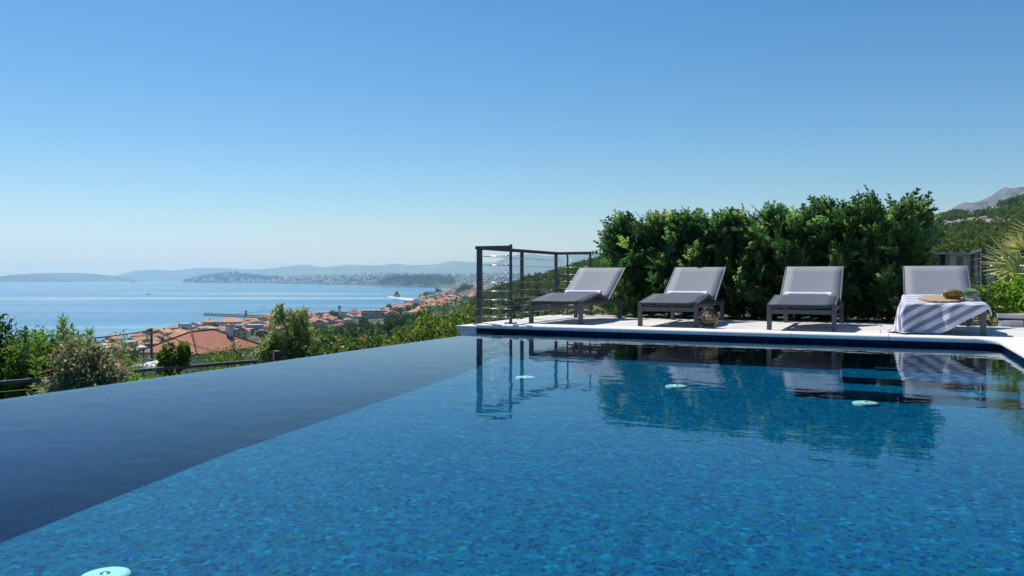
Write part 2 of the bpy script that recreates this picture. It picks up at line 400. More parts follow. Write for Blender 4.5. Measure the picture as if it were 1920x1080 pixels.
# ------------------------------------------------------------------ terrain: height profiles per photo column (depth, height)
COLS = {
 -700: [(8, -2.2), (21, -2.3), (30, -6), (110, -16), (260, -34), (380, -50), (500, -60), (30000, -90)],
 0: [(8, -2.2), (21, -2.3), (30, -5), (110, -14), (300, -33), (480, -46), (560, -49.2), (640, -53), (800, -60), (30000, -90)],
 140: [(8, -2.2), (21, -2.3), (30, -5), (110, -13.5), (300, -32), (500, -46.5), (600, -49.2), (680, -53), (850, -60), (30000, -90)],
 262: [(8, -2.2), (21, -2.3), (30, -5), (110, -13), (300, -30.5), (500, -45), (664, -49.2), (745, -53), (950, -60), (30000, -90)],
 340: [(8, -2.2), (21, -2.3), (30, -5), (110, -12.8), (300, -30), (560, -44.5), (795, -49.2), (880, -53), (1100, -60), (7800, -60), (8400, -52), (9000, -49), (9600, -60), (30000, -90)],
 400: [(8, -2.2), (21, -2.3), (30, -5), (110, -12.5), (300, -29), (600, -44.2), (850, -49.2), (940, -53), (1200, -60), (7700, -60), (8000, -49), (8500, -28), (9000, 28), (9500, -10), (10500, -60), (30000, -90)],
 440: [(8, -2.2), (21, -2.3), (30, -5), (110, -12.4), (300, -28.5), (600, -43.8), (886, -49.2), (980, -53), (1250, -60), (7500, -60), (7800, -49), (8400, -26), (9000, 52), (9500, 0), (10500, -60), (30000, -90)],
 500: [(8, -2.2), (21, -2.3), (30, -5), (110, -12.2), (300, -28), (600, -43), (945, -49.2), (1040, -53), (1300, -60), (6900, -60), (7200, -48), (8000, -34), (9000, -2), (9600, -14), (12000, -40), (30000, -90)],
 560: [(8, -2.2), (21, -2.3), (30, -5), (110, -12), (300, -27), (600, -41.8), (1005, -49.2), (1100, -53), (1400, -60), (6100, -60), (6350, -48), (7500, -22), (8800, -2), (10500, 0), (12500, -40), (30000, -90)],
 640: [(8, -2.2), (21, -2.3), (30, -5), (110, -11), (300, -25), (600, -39.5), (1094, -49.2), (1200, -53), (1500, -60), (5500, -60), (5700, -48), (7000, -14), (8500, 8), (10500, 5), (12500, -40), (30000, -90)],
 700: [(8, -2.2), (21, -2.3), (30, -5), (110, -10.5), (300, -23.5), (600, -37.5), (1180, -49.2), (1300, -53), (1600, -60), (5000, -60), (5150, -46), (5500, -26), (7000, 0), (8500, 20), (10500, 18), (12500, -40), (30000, -90)],
 740: [(8, -2.2), (21, -2.3), (30, -5), (110, -10), (300, -22), (600, -35.5), (1000, -45), (1380, -49.2), (1500, -53), (1900, -60), (4600, -60), (4700, -46), (5000, -18), (6500, 4), (8000, 22), (10500, 22), (12500, -40), (30000, -90)],
 790: [(8, -2.2), (21, -2.3), (30, -4.6), (110, -9), (300, -20), (600, -33), (1000, -41), (1500, -46), (2000, -48.5), (2250, -49.3), (2400, -53), (2900, -60), (4400, -60), (4500, -46), (4800, -14), (6500, 6), (8000, 20), (10500, 20), (12500, -40), (30000, -90)],
 830: [(8, -2.2), (21, -2.3), (30, -4.5), (110, -8.5), (300, -18), (600, -30), (1000, -38), (2000, -46), (2850, -49.3), (3000, -52), (3400, -56), (4300, -56), (4400, -46), (4700, -22), (6500, 4), (8000, 14), (10500, 20), (12500, -40), (30000, -90)],
 850: [(8, -2.2), (21, -2.3), (30, -4.4), (110, -8), (300, -17), (600, -28), (1000, -36), (2000, -44), (3600, -49.3), (3800, -51), (4050, -51), (4200, -46), (4800, -36), (6500, -6), (8000, 10), (10500, 20), (12500, -40), (30000, -90)],
 880: [(8, -2.2), (21, -2.3), (30, -4), (110, -7.5), (300, -15), (600, -24), (1000, -32), (2000, -40), (4000, -45), (5000, -34), (6500, -8), (8000, 10), (10500, 18), (12500, -40), (30000, -90)],
 920: [(8, -2.2), (21, -2.3), (30, -3.6), (110, -7), (300, -11.5), (480, -13), (700, -24), (1000, -31), (2000, -38), (4000, -40), (6500, -10), (8000, 8), (10500, 14), (12500, -40), (30000, -90)],
 960: [(8, -2.2), (21, -2.3), (30, -3.2), (110, -6.5), (300, -7.6), (460, -8), (700, -20), (1000, -28), (2000, -35), (4000, -38), (6500, -10), (8000, 6), (10500, 12), (12500, -40), (30000, -90)],
 1000: [(8, -2.2), (21, -2.3), (30, -2.8), (110, -5.5), (300, -5.2), (460, -4), (700, -15), (1200, -28), (2000, -35), (4000, -36), (6500, -10), (8000, 6), (10500, 12), (12500, -40), (30000, -90)],
 1050: [(8, -2.2), (21, -2.3), (30, -2.6), (110, -4.5), (300, -2.6), (460, 0), (800, -8), (1200, -20), (2000, -32), (4000, -34), (6500, -10), (8000, 6), (12500, -40), (30000, -90)],
 1110: [(8, -2.2), (21, -2.3), (30, -2.4), (110, -3.8), (300, 0), (460, 5), (900, 6), (1500, 0), (3000, -20), (12500, -40), (30000, -90)],
 1300: [(8, -2.2), (21, -2.3), (30, -2.2), (110, -2.5), (300, 8), (500, 18), (900, 22), (2000, 20), (12500, 0), (30000, -90)],
 1735: [(8, -2.2), (25, -1.2), (60, -.8), (110, .3), (200, 7.5), (450, 27.5), (600, 40), (900, 44), (2000, 40), (12500, 0), (30000, -90)],
 1800: [(8, -2.2), (25, -1.2), (60, -.6), (110, .8), (200, 8.5), (450, 29.5), (700, 51), (1000, 55), (2000, 50), (12500, 0), (30000, -90)],
 1920: [(8, -2.2), (25, -1.2), (60, -.4), (110, 1.8), (200, 10.5), (450, 34), (900, 82.5), (1200, 86), (2000, 80), (12500, 0), (30000, -90)],
 2600: [(8, -2.2), (25, -1.2), (60, 0), (110, 5), (200, 20), (450, 60), (900, 150), (1400, 190), (12500, 0), (30000, -90)],
}
KX = np.array(sorted(COLS))
def smooth_noise(x, y):
    return (np.sin(x * 1.3 + 1.7 * np.sin(y * .7)) + np.sin(y * 1.7 + 1.3 * np.sin(x * .9 + 2)) + .6 * np.sin(x * 3.1 + y * 2.3) + .5 * np.sin(x * 2.2 - y * 3.7)) / 3.1

def zt(px, d):
    px = np.atleast_1d(np.asarray(px, float)); d = np.atleast_1d(np.asarray(d, float))
    px, d = np.broadcast_arrays(px, d)
    out = np.zeros(px.shape)
    i = np.clip(np.searchsorted(KX, px) - 1, 0, len(KX) - 2)
    t = np.clip((px - KX[i]) / (KX[i + 1] - KX[i]), 0, 1)
    ld = np.log(d)
    for k in range(len(KX) - 1):
        msk = i == k
        if not msk.any(): continue
        a = np.array(COLS[KX[k]]); b = np.array(COLS[KX[k + 1]])
        za = np.interp(ld[msk], np.log(a[:, 0]), a[:, 1]); zb = np.interp(ld[msk], np.log(b[:, 0]), b[:, 1])
        out[msk] = za * (1 - t[msk]) + zb * t[msk]
    X = (px - HX) / F * d
    land = np.clip((out + 49.4) / 8, 0, 1)
    near = np.clip((d - 25) / 60, 0, 1)
    far = np.clip(d / 2500, .25, 4)
    out = out + smooth_noise(X / (60 * far), d / (60 * far)) * 1.3 * far * land * near * .6
    return out - d * d / RE2

def ground(px, d): return float(zt(px, d)[0])

def solve_d(px, py, lo=60, hi=4000):
    """depth at which the ground is seen at row py in photo column px"""
    ds = np.geomspace(lo, hi, 500)
    y = HY + (EYE - zt(px, ds)) / ds * F
    k = np.where(y <= py)[0]
    return float(ds[k[0]]) if len(k) else hi

# terrain sheet
pxs = np.concatenate([np.arange(-700, 100, 40), np.arange(100, 1150, 7), np.arange(1150, 1700, 25), np.arange(1700, 1960, 8), np.arange(1960, 2601, 40)])
ds = np.concatenate([np.geomspace(7.5, 13000, 250), [30000]])
PXg, Dg = np.meshgrid(pxs, ds)
Zg = zt(PXg, Dg)
Vt = np.stack([(PXg - HX) / F * Dg, Dg, Zg], -1).reshape(-1, 3)
nr, nc = PXg.shape
idx = np.arange(nr * nc).reshape(nr, nc)
Qt = np.stack([idx[:-1, :-1], idx[:-1, 1:], idx[1:, 1:], idx[1:, :-1]], -1).reshape(-1, 4)
tag(link('hillside_ground', np_mesh('hillside_ground', Vt, Qt, M['terrain'], smooth=True)), 'green and tan hillside falling to the coast', 'hillside', kind='structure')

# sea: sheet curved like the earth, reaching beyond the horizon
an = np.radians(np.linspace(-100, 100, 121)); rr_ = np.concatenate([[100], np.geomspace(250, 42000, 70)])
A, R_ = np.meshgrid(an, rr_)
Vs = np.stack([np.sin(A) * R_, np.cos(A) * R_, SEA - R_ * R_ / RE2], -1).reshape(-1, 3)
idx = np.arange(A.size).reshape(A.shape)
Qs = np.stack([idx[:-1, :-1], idx[:-1, 1:], idx[1:, 1:], idx[1:, :-1]], -1).reshape(-1, 4)
tag(link('sea', np_mesh('sea', Vs, Qs, M['sea'], smooth=True)), 'calm blue sea with pale slick bands', 'sea', kind='structure')

# far hills and islands: ridges with a front and a back slope
def ridge(name, label, d0, depth, prof, mat, rough=.06, cell=900.0, kind='structure', cat='mountain'):
    px = np.arange(prof[0][0], prof[-1][0] + .1, max(2.0, (prof[-1][0] - prof[0][0]) / 220))
    yy = np.interp(px, [p[0] for p in prof], [p[1] for p in prof])
    base = SEA - 6
    ts = np.concatenate([np.linspace(0, 1, 22), np.linspace(1.05, 2, 8)])
    V = []
    for t in ts:
        dd = d0 - depth * (1 - t)
        ridge_z = EYE - (yy - HY) / F * d0
        X = (px - HX) / F * d0 * (dd / d0) ** .5
        prof_t = np.sin(min(t, 2 - t) * PI / 2) ** 1.15
        nz = smooth_noise(X / cell, np.full_like(X, dd) / cell) + .5 * smooth_noise(X / cell * 2.7, np.full_like(X, dd) / cell * 2.9)
        bz = base - d0 * d0 / RE2
        h = np.maximum(ridge_z - bz, 1)
        z = bz + h * prof_t + h * rough * nz * (0 if t in (0, 2) else 1) * math.sin(min(t, 2 - t) * PI) * 1.6
        V.append(np.stack([X, np.full_like(X, dd), z], -1))
    V = np.array(V); nr, nc = V.shape[:2]
    idx = np.arange(nr * nc).reshape(nr, nc)
    Q = np.stack([idx[:-1, :-1], idx[:-1, 1:], idx[1:, 1:], idx[1:, :-1]], -1).reshape(-1, 4)
    return tag(link(name, np_mesh(name, V.reshape(-1, 3), Q, mat, smooth=True)), label, cat, kind=kind)

ridge('mountain_range', 'pale hazy mountain range across the bay behind the city', 19000, 2500,
      [(200, 526), (235, 515), (262, 507), (290, 505.5), (330, 508), (360, 504), (385, 502.5), (430, 503.5), (490, 505.5), (530, 501), (568, 496), (590, 499), (607, 501.6), (630, 499), (654, 496), (690, 497.5), (715, 497), (740, 494), (773, 497.5), (812, 496), (848, 489), (873, 491), (900, 492), (960, 492), (1100, 494), (1300, 500)], M['far_hill'], .05, 1500)
ridge('mountain_ridge', 'blue mountain ridge seen through the cable railing', 14500, 2600,
      [(905, 518), (920, 500), (934, 489), (949, 483.5), (962, 479), (975, 476), (1000, 476), (1020, 479.5), (1060, 480), (1090, 479), (1110, 477.5), (1125, 475.5), (1160, 473), (1250, 472), (1400, 480), (1600, 500), (1700, 526)], M['far_hill'], .07, 900)
ridge('island', 'long low hazy island on the horizon', 13500, 900,
      [(-160, 527), (-80, 520), (0, 518), (30, 514.5), (60, 512.5), (100, 512), (150, 511.5), (185, 514.5), (220, 518), (245, 521), (262, 526.5)], M['far_hill'], .04, 700, cat='island')
ridge('headland', 'darker low headland in front of the hazy island', 11000, 600,
      [(-200, 526.5), (-60, 520), (0, 519), (22, 516), (55, 515.2), (85, 518), (110, 523), (124, 527)], M['far_hill'], .04, 500, cat='island')
ridge('rocky_mountain', 'bare grey limestone summit above the wooded slope', 3200, 900,
      [(1640, 440), (1700, 420), (1760, 403), (1782, 393), (1797, 384), (1806, 381), (1818, 381), (1832, 379), (1840, 380), (1848, 377), (1858, 368), (1868, 361), (1880, 356.5), (1895, 357.5), (1910, 358.5), (1930, 356), (1990, 340), (2100, 330), (2300, 345)], M['rock'], .085, 75)

# ------------------------------------------------------------------ leaves
def rand_dirs(n):
    v = RS.normal(size=(n, 3)); return v / np.linalg.norm(v, axis=1)[:, None]

def leaves(P, D, Nn, L, W, fold=.0):
    """diamond leaves: base point P, direction D, rough normal Nn, length L, width W"""
    n = len(P)
    D = D / np.linalg.norm(D, axis=1)[:, None]
    S = np.cross(D, Nn); S /= (np.linalg.norm(S, axis=1)[:, None] + 1e-9)
    L = np.broadcast_to(L, n)[:, None]; W = np.broadcast_to(W, n)[:, None]
    Nn = np.cross(S, D)
    a = P; c = P + D * L - Nn * L * .12; b = P + D * L * .45 + S * W * .5 + Nn * W * fold; d = P + D * L * .45 - S * W * .5 + Nn * W * fold
    V = np.stack([a, b, c, d], 1).reshape(-1, 3)
    Q = np.arange(4 * n).reshape(n, 4)
    return V, Q

def blob_points(blobs, n, shell=.55):
    """points in a union of ellipsoids (cx,cy,cz,rx,ry,rz), denser towards the outside; also outward directions"""
    b = np.array(blobs, float); w = (b[:, 3] * b[:, 4] * b[:, 5]) ** .67; w /= w.sum()
    k = RS.choice(len(b), n, p=w)
    d = rand_dirs(n); r = RS.uniform(shell ** 3, 1.12 ** 3, n) ** (1 / 3)
    wob = 1 + .22 * np.sin(d[:, 0] * 7 + k * 2.1) * np.sin(d[:, 1] * 6 + k) + .12 * np.sin(d[:, 2] * 11 + k * 1.3)
    P = b[k, :3] + d * b[k, 3:] * (r * wob)[:, None]
    return P, d

def bush(name, label, cat, base, blobs, n, L, W, mat, group=None, stems=3, up=.5, hot=.0, shell=.45, trunk_mat=None, spikes=0):
    """leafy shrub: crown of single leaves on short twigs, a few stems"""
    root = empty(name, base, random.uniform(0, 6), label, cat, group)
    P, d = blob_points(blobs, max(8, n // 6), shell)
    # twigs: 6 leaves along each
    T = d * .6 + rand_dirs(len(P)) * .5 + np.array([0, 0, up]); T /= np.linalg.norm(T, axis=1)[:, None]
    reps = 6
    k = np.repeat(np.arange(len(P)), reps); s = np.tile(np.linspace(0, 1, reps), len(P))
    LP = P[k] + T[k] * (s * L * 2.4)[:, None] + RS.normal(size=(len(k), 3)) * L * .18
    LD = T[k] * .7 + rand_dirs(len(k)) * .9
    V, Q = leaves(LP, LD, rand_dirs(len(k)) * .7 + np.array([0, 0, .8]), L * RS.uniform(.7, 1.25, len(k)), W * RS.uniform(.7, 1.2, len(k)), .12)
    zs = (LP[:, 2] - LP[:, 2].min()) / (np.ptp(LP[:, 2]) + 1e-6)
    tw = RS.uniform(0, 1, len(P))
    tint = np.clip(.15 + .35 * tw[k] + .3 * RS.uniform(size=len(k)), 0, .8)
    young = (tw[k] > 1 - hot * 2.2) & (zs > .60) & (s > .5)
    tint[young] = RS.uniform(.84, 1, young.sum())
    link('leaves', np_mesh('leaves', V, Q, mat, tint), root)
    mb = MB()
    for i in range(stems):
        bl = blobs[i % len(blobs)]
        top = Vector(bl[:3]) + Vector((random.uniform(-.1, .1), random.uniform(-.1, .1), bl[5] * .4))
        st = Vector((random.uniform(-.05, .05), random.uniform(-.05, .05), 0))
        mid = st.lerp(top, .5) + Vector((random.uniform(-.06, .06), random.uniform(-.06, .06), 0))
        mb.tube([st, mid, top], [.025, .016, .007], 6)
    mb.build('stem', trunk_mat or M['trunk'], root, True)
    return root

def tuft_stem(name, label, base, h, mat, lean=(0, 0), L=.11, W=.025, n=60, cat='plant', group=None):
    """one upright weedy shoot with long drooping leaves"""
    root = empty(name, base, random.uniform(0, 6), label, cat, group)
    mb = MB(); pts = [Vector((lean[0] * t * t, lean[1] * t * t, h * t)) for t in np.linspace(0, 1, 7)]
    mb.tube(pts, [.010 * (1 - .75 * i / 6) for i in range(7)], 5)
    mb.build('stem', STEM, root, True)
    s = RS.uniform(.25, 1, n) ** .8
    P = np.stack([lean[0] * s * s, lean[1] * s * s, h * s], 1)
    az = np.arange(n) * 2.4 + RS.uniform(0, .5, n)
    D = np.stack([np.cos(az), np.sin(az), .35 + .9 * s ** 3], 1)
    V, Q = leaves(P, D, np.tile([0, 0, 1.0], (n, 1)) + RS.normal(size=(n, 3)) * .3, L * (1.25 - .65 * s), W, .1)
    link('leaves', np_mesh('leaves', V, Q, mat, RS.uniform(.3, 1, n)), root)
    return root

# ------------------------------------------------------------------ the pool
pool = empty('swimming_pool', (CX, CY, 0), -TH, 'blue mosaic infinity pool with white stone coping and overflow edge', 'swimming pool')
PU, PV = 5.76, -9.0
arc = [(PU - .2 + .2 * math.sin(a), -.2 + .2 * math.cos(a)) for a in np.linspace(0, PI / 2, 9)]
def floor_z(v): return WZ - float(np.interp(-v, [0, .12, .9, 1.4, 3.15, 4.95, 6.49, 9], [.25, .265, .345, .385, .46, .535, .653, .82]))
mb = MB()
vs_ = np.concatenate([np.linspace(PV, -1.5, 12), np.linspace(-1.3, 0, 8)])
for i in range(len(vs_) - 1):
    a, b = vs_[i], vs_[i + 1]
    mb.add([(.23, a, floor_z(a)), (PU, a, floor_z(a)), (PU, b, floor_z(b)), (.23, b, floor_z(b))], [(0, 1, 2, 3)])
mb.build('basin_floor', M['mosaic'], pool)
mb = MB()
path = [(-.029, 0)] + arc + [(PU, PV), (.2, PV)]
for i in range(len(path) - 1):
    (a, b), (c, d) = path[i], path[i + 1]
    z1 = -.049
    mb.add([(a, b, -1.4), (c, d, -1.4), (c, d, z1), (a, b, z1)], [(3, 2, 1, 0)])
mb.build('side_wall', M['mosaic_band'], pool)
mb = MB(); mb.box(.19, .235, PV, -.004, -2.6, WZ - .006); mb.m[1] = 1
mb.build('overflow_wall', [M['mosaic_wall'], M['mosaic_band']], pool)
mb = MB()
for (u0, v0, dep) in ((4.63, -.24, .228), (4.33, -.93, .252), (3.98, -1.46, .31)):
    mb.box(u0, PU - .001 - dep * .01, v0, -.001, -1.2, WZ - dep)
mb.build('step', M['mosaic'], pool)
arc2 = [(PU - .23 + .2 * math.sin(a), -.23 + .2 * math.cos(a)) for a in np.linspace(0, PI / 2, 9)]
def coping_ring(p, nrm, outer):
    r, t = .032, .052
    prof = [(.30 if outer is None else 0, -t)] if False else []
    prof = [(.012, -t), (.002, -t + .004), (0, -t + .012)] + [(r * (1 - math.cos(q)), -r + r * math.sin(q)) for q in np.linspace(0, PI / 2, 6)]
    pts_ = [(p[0] + nrm[0] * o_, p[1] + nrm[1] * o_, z_) for o_, z_ in prof]
    return pts_ + [(outer[0], outer[1], 0), (outer[0], outer[1], -t)]
def coping_stone(mb, rings):
    k = len(rings[0]); vs = [p for r_ in rings for p in r_]
    fs = [(i * k + j, i * k + (j + 1) % k, (i + 1) * k + (j + 1) % k, (i + 1) * k + j) for i in range(len(rings) - 1) for j in range(k)]
    fs += [tuple(range(k))[::-1], tuple((len(rings) - 1) * k + j for j in range(k))]
    mb.add(vs, fs)
mb = MB(); g_ = .0025
cuts = [-.03, .92, 1.88, 2.84, 3.80, 4.76, PU - .23]
for a_, b_ in zip(cuts[:-1], cuts[1:]):
    coping_stone(mb, [coping_ring((u_, -.03), (0, 1), (u_, .34)) for u_ in (a_ + g_, b_ - g_)])
rings = []
for q in np.linspace(0, PI / 2, 9):
    n_ = (math.sin(q), math.cos(q)); c_ = (PU - .23, -.23)
    L_ = min(.57 / max(n_[0], 1e-6), .57 / max(n_[1], 1e-6))
    rings.append(coping_ring((c_[0] + .2 * n_[0], c_[1] + .2 * n_[1]), n_, (c_[0] + L_ * n_[0], c_[1] + L_ * n_[1])))
    if abs(q - PI / 4) < .01: pass
coping_stone(mb, rings)
v_ = -.23
while v_ > PV:
    w_ = max(PV, v_ - .96)
    coping_stone(mb, [coping_ring((PU - .03, q), (1, 0), (PU + .34, q)) for q in (v_ - g_, w_ + g_)]); v_ = w_
mb.build('coping', M['stone'], pool)

# water sheet with the film running over the edge
mb = MB()
mb.add([(.187, PV, WZ), (PU, PV, WZ), (PU, -.001, WZ), (.187, -.001, WZ), (.183, PV, WZ - .8), (.183, -.001, WZ - .8)], [(0, 1, 2, 3), (4, 0, 3, 5)])
w = mb.build('pool_water', M['water']); w.location = (CX, CY, 0); w.rotation_euler = (0, 0, -TH)
tag(w, 'clear rippled pool water mirroring hedge and loungers', 'water', kind='structure')

# terrace round the pool
mb = MB()
mb.box(-.03, 6.10, .343, 2.5, -.25, -.001)
mb.box(-.03, 1.15, 2.503, 3.12, -.25, -.001)
mb.box(6.103, 11, PV - 4, 2.12, -.25, -.001)
mb.box(-2, 6.10, PV - 4, PV - .003, -.25, -.001)
t = mb.build('terrace', M['deck']); t.location = (CX, CY, 0); t.rotation_euler = (0, 0, -TH)
tag(t, 'white stone terrace along the pool', 'terrace', kind='structure')
mb = MB()
mb.box(1.155, 14, 2.503, 12, -.6, -.03); mb.box(6.12, 14, 2.122, 2.5, -.6, -.035)
t = mb.build('garden_soil', M['soil']); t.location = (CX, CY, 0); t.rotation_euler = (0, 0, -TH)
tag(t, 'brown garden soil behind the terrace', 'soil', kind='structure')

pw = empty('parapet_wall', (CX, CY, 0), -TH, 'low white wall with stone cap under the cable railing', 'wall')
mb = MB(); mb.box(-.26, -.033, -.02, 3.1, -2.5, -.075); mb.build('wall', M['render_wall'], pw)
mb = MB(); mb.box(-.31, -.034, -.05, 3.14, -.075, -.024); mb.build('cap', M['stone_cap'], pw, bevel=.006)

# pale round inlets on the pool floor
M['inlet'] = pmat('white_plastic', (.86, .88, .88), (.95, .95, .94), 30, .5, spec=.05)
for (px, py, lab) in ((985, 707.5, 'white round inlet under the mirrored railing posts'), (1268, 724, 'largest white round inlet, under the mirrored second lounger'),
                      (1623, 755.5, 'white round inlet under the mirrored right end of the hedge'), (197, 1079, 'white round inlet cut by the bottom edge near the overflow wall')):
    best = None
    for d in np.linspace(1.5, 11, 1900):
        p = pt(px, py, d); rx, ry = p.x - CX, p.y - CY
        v = rx * math.sin(TH) + ry * math.cos(TH)
        u_ = rx * math.cos(TH) - ry * math.sin(TH); zf = floor_z(v)
        for (u0, v0, dep) in ((3.98, -1.46, .31), (4.33, -.93, .252), (4.63, -.24, .228)):
            if u_ > u0 and v > v0: zf = max(zf, WZ - dep)
        if p.z <= zf + .012: best = p; break
    o = empty('floor_inlet', (best.x, best.y, best.z), random.uniform(0, 3), lab, 'pool inlet', 'round inlets on the pool floor')
    mb = MB()
    R0 = .105
    prof = [(.001, .010), (R0 * .35, .010), (R0 * .8, .008), (R0, .002), (R0 * 1.02, -.03)]
    mb.lathe(prof, 20); mb.build('cover', M['inlet'], o, True)
    mb = MB(); mb.lathe([(0.001, .013), (R0 * .20, .012), (R0 * .24, .006)], 14); mb.build('cap', M['steel'], o, True)

# ------------------------------------------------------------------ sun loungers
HW = .365
PROF = [(0.0, .290), (.72, .385), (1.13, .292), (1.93, .748)]
def prof_z(y): return float(np.interp(y, [p[0] for p in PROF], [p[1] for p in PROF]))

def panel(p0, p1, hw, th=.010, sag=.012, n=6):
    mb = MB()
    a, b = Vector((0, *p0)), Vector((0, *p1))
    dr = (b - a).normalized(); nr = Vector((0, -dr.z, dr.y))
    vs, top = [], []
    m = 7
    for i in range(m):
        t = i / (m - 1)
        for j in range(n + 1):
            x = -hw + 2 * hw * j / n
            s = -sag * (1 - (x / hw) ** 2) * math.sin(PI * t) ** .5 if 0 < t < 1 else 0
            vs.append(a.lerp(b, t) + Vector((x, 0, 0)) + nr * s)
    k = len(vs)
    vs += [p - nr * th for p in vs]
    fs = []
    for i in range(m - 1):
        for j in range(n):
            q = i * (n + 1) + j
            fs.append((q, q + 1, q + n + 2, q + n + 1)); fs.append((k + q, k + q + n + 1, k + q + n + 2, k + q + 1))
    for i in range(m - 1):
        q = i * (n + 1); fs.append((q, q + n + 1, k + q + n + 1, k + q)); q += n; fs.append((q, k + q, k + q + n + 1, q + n + 1))
    for j in range(n):
        fs.append((j, k + j, k + j + 1, j + 1)); q = (m - 1) * (n + 1) + j; fs.append((q, q + 1, k + q + 1, k + q))
    mb.add(vs, fs)
    return mb

def make_lounger():
    r = empty('sun_lounger')
    for x in (-.345, .345):
        for y in (.025, 1.70):
            mb = MB(); mb.box(x - .025, x + .025, y - .025, y + .025, 0, .278 if y < 1 else .284); mb.build('leg', M['frame'], r, bevel=.003)
    mb = MB()
    for s in (-1, 1):
        mb.box(s * .345 - .022, s * .345 + .022, .051, 1.674, .228, .272)
    mb.box(-.319, .319, .008, .042, .186, .236); mb.box(-.319, .319, 1.683, 1.717, .228, .272); mb.box(-.322, .322, .62, .65, .232, .262); mb.box(-.322, .322, 1.10, 1.13, .232, .262)
    mb.build('frame', M['frame'], r, bevel=.003)
    names = ('foot_rest', 'seat', 'backrest')
    for i in range(3):
        p = panel(PROF[i], PROF[i + 1], HW - .012).build(names[i], M['fabric'] if i == 2 else M['fabric_shaded'], r, True)
        a, b = Vector((0, *PROF[i])), Vector((0, *PROF[i + 1]))
        nr = Vector((0, -(b - a).normalized().z, (b - a).normalized().y))
        for s in (-1, 1):
            off = Vector((s * (HW - .008), 0, 0)) - nr * .010
            mb = MB(); mb.bar(a + off, b + off, .018, .026); mb.build('side_rail', M['frame'], p, bevel=.003)
        if i == 2:
            mb = MB(); mb.bar(b + Vector((-HW, 0, 0)) - nr * .012, b + Vector((HW, 0, 0)) - nr * .012, .022, .022); mb.build('top_rail', M['frame'], p, bevel=.003)
        if i == 0:
            mb = MB(); mb.tube([Vector((x, .03, .272 - .022 * (1 - (x / .33) ** 2))) for x in np.linspace(-.33, .33, 13)], .007, 6); mb.build('slack_edge', M['frame'], p, True)
            for x in (-.30, .30):
                mb = MB(); mb.bar((x, .69, .372), (x, .64, .262), .014, .014); mb.build('prop', M['frame'], p)
    mb = MB()
    for s in (-1, 1):
        mb.bar((s * .28, 1.56, .508), (s * .28, 1.45, .262), .016, .020)
    mb.bar((-.28, 1.45, .258), (.28, 1.45, .258), .016, .016)
    mb.build('back_strut', M['frame'], r)
    return r

LPOS = [(.85, .50), (2.33, .47), (3.87, .39), (5.30, .40)]
LLAB = ['grey sling sun lounger beside the cable railing', 'grey sun lounger with the glass globe lantern at its foot',
        'grey sun lounger with rolled towel, standing between the lantern and the pineapple', 'grey sun lounger covered by the striped towel']
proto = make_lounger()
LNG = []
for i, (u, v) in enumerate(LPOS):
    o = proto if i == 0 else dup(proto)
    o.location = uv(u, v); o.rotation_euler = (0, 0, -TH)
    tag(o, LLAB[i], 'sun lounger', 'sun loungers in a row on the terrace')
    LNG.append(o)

# rolled towels
def rolled_towel(u, v, ln, rz, label):
    c = uv(u, v)
    r = empty('rolled_towel', (c.x, c.y, .374), -TH + rz, label, 'towel', 'rolled towels on the loungers')
    # spiral cross-section swept along the roll
    n = 64; turns = 2.6; out = []
    for i in range(n + 1):
        a = turns * 2 * PI * i / n; rr = .018 + .036 * i / n
        out.append((rr * math.cos(a), rr * math.sin(a) * .88))
    th = .011
    mb = MB(); m = 9
    vs = []
    for j in range(m):
        x = -ln / 2 + ln * j / (m - 1)
        wob = 1 + .05 * math.sin(j * 1.9)
        for (a, b) in out: vs.append((x, a * wob, b * wob))
        for (a, b) in out:
            q = math.hypot(a, b); s = (q - th) / q; vs.append((x, a * s * wob, b * s * wob))
    k = 2 * (n + 1); fs = []
    for j in range(m - 1):
        for i in range(n):
            q = j * k + i; fs.append((q, q + 1, q + k + 1, q + k)); q += n + 1; fs.append((q, q + k, q + k + 1, q + 1))
        q = j * k + n; fs.append((q, q + n + 1, q + k + n + 1, q + k))
    for j in (0, m - 1):
        for i in range(n):
            q = j * k + i; fs.append((q, q + n + 1, q + n + 2, q + 1))
    mb.add(vs, fs)
    mb.build('roll', M['white_towel'], r, True)
rolled_towel(.87, .50 + 1.02, .52, rad(2), 'white rolled towel on the lounger beside the cable railing')
rolled_towel(2.35, .47 + 1.02, .52, rad(-1), 'white rolled towel on the lounger above the globe lantern')
rolled_towel(3.86, .39 + 1.02, .54, 0, 'white rolled towel on the third lounger, right of the lantern')

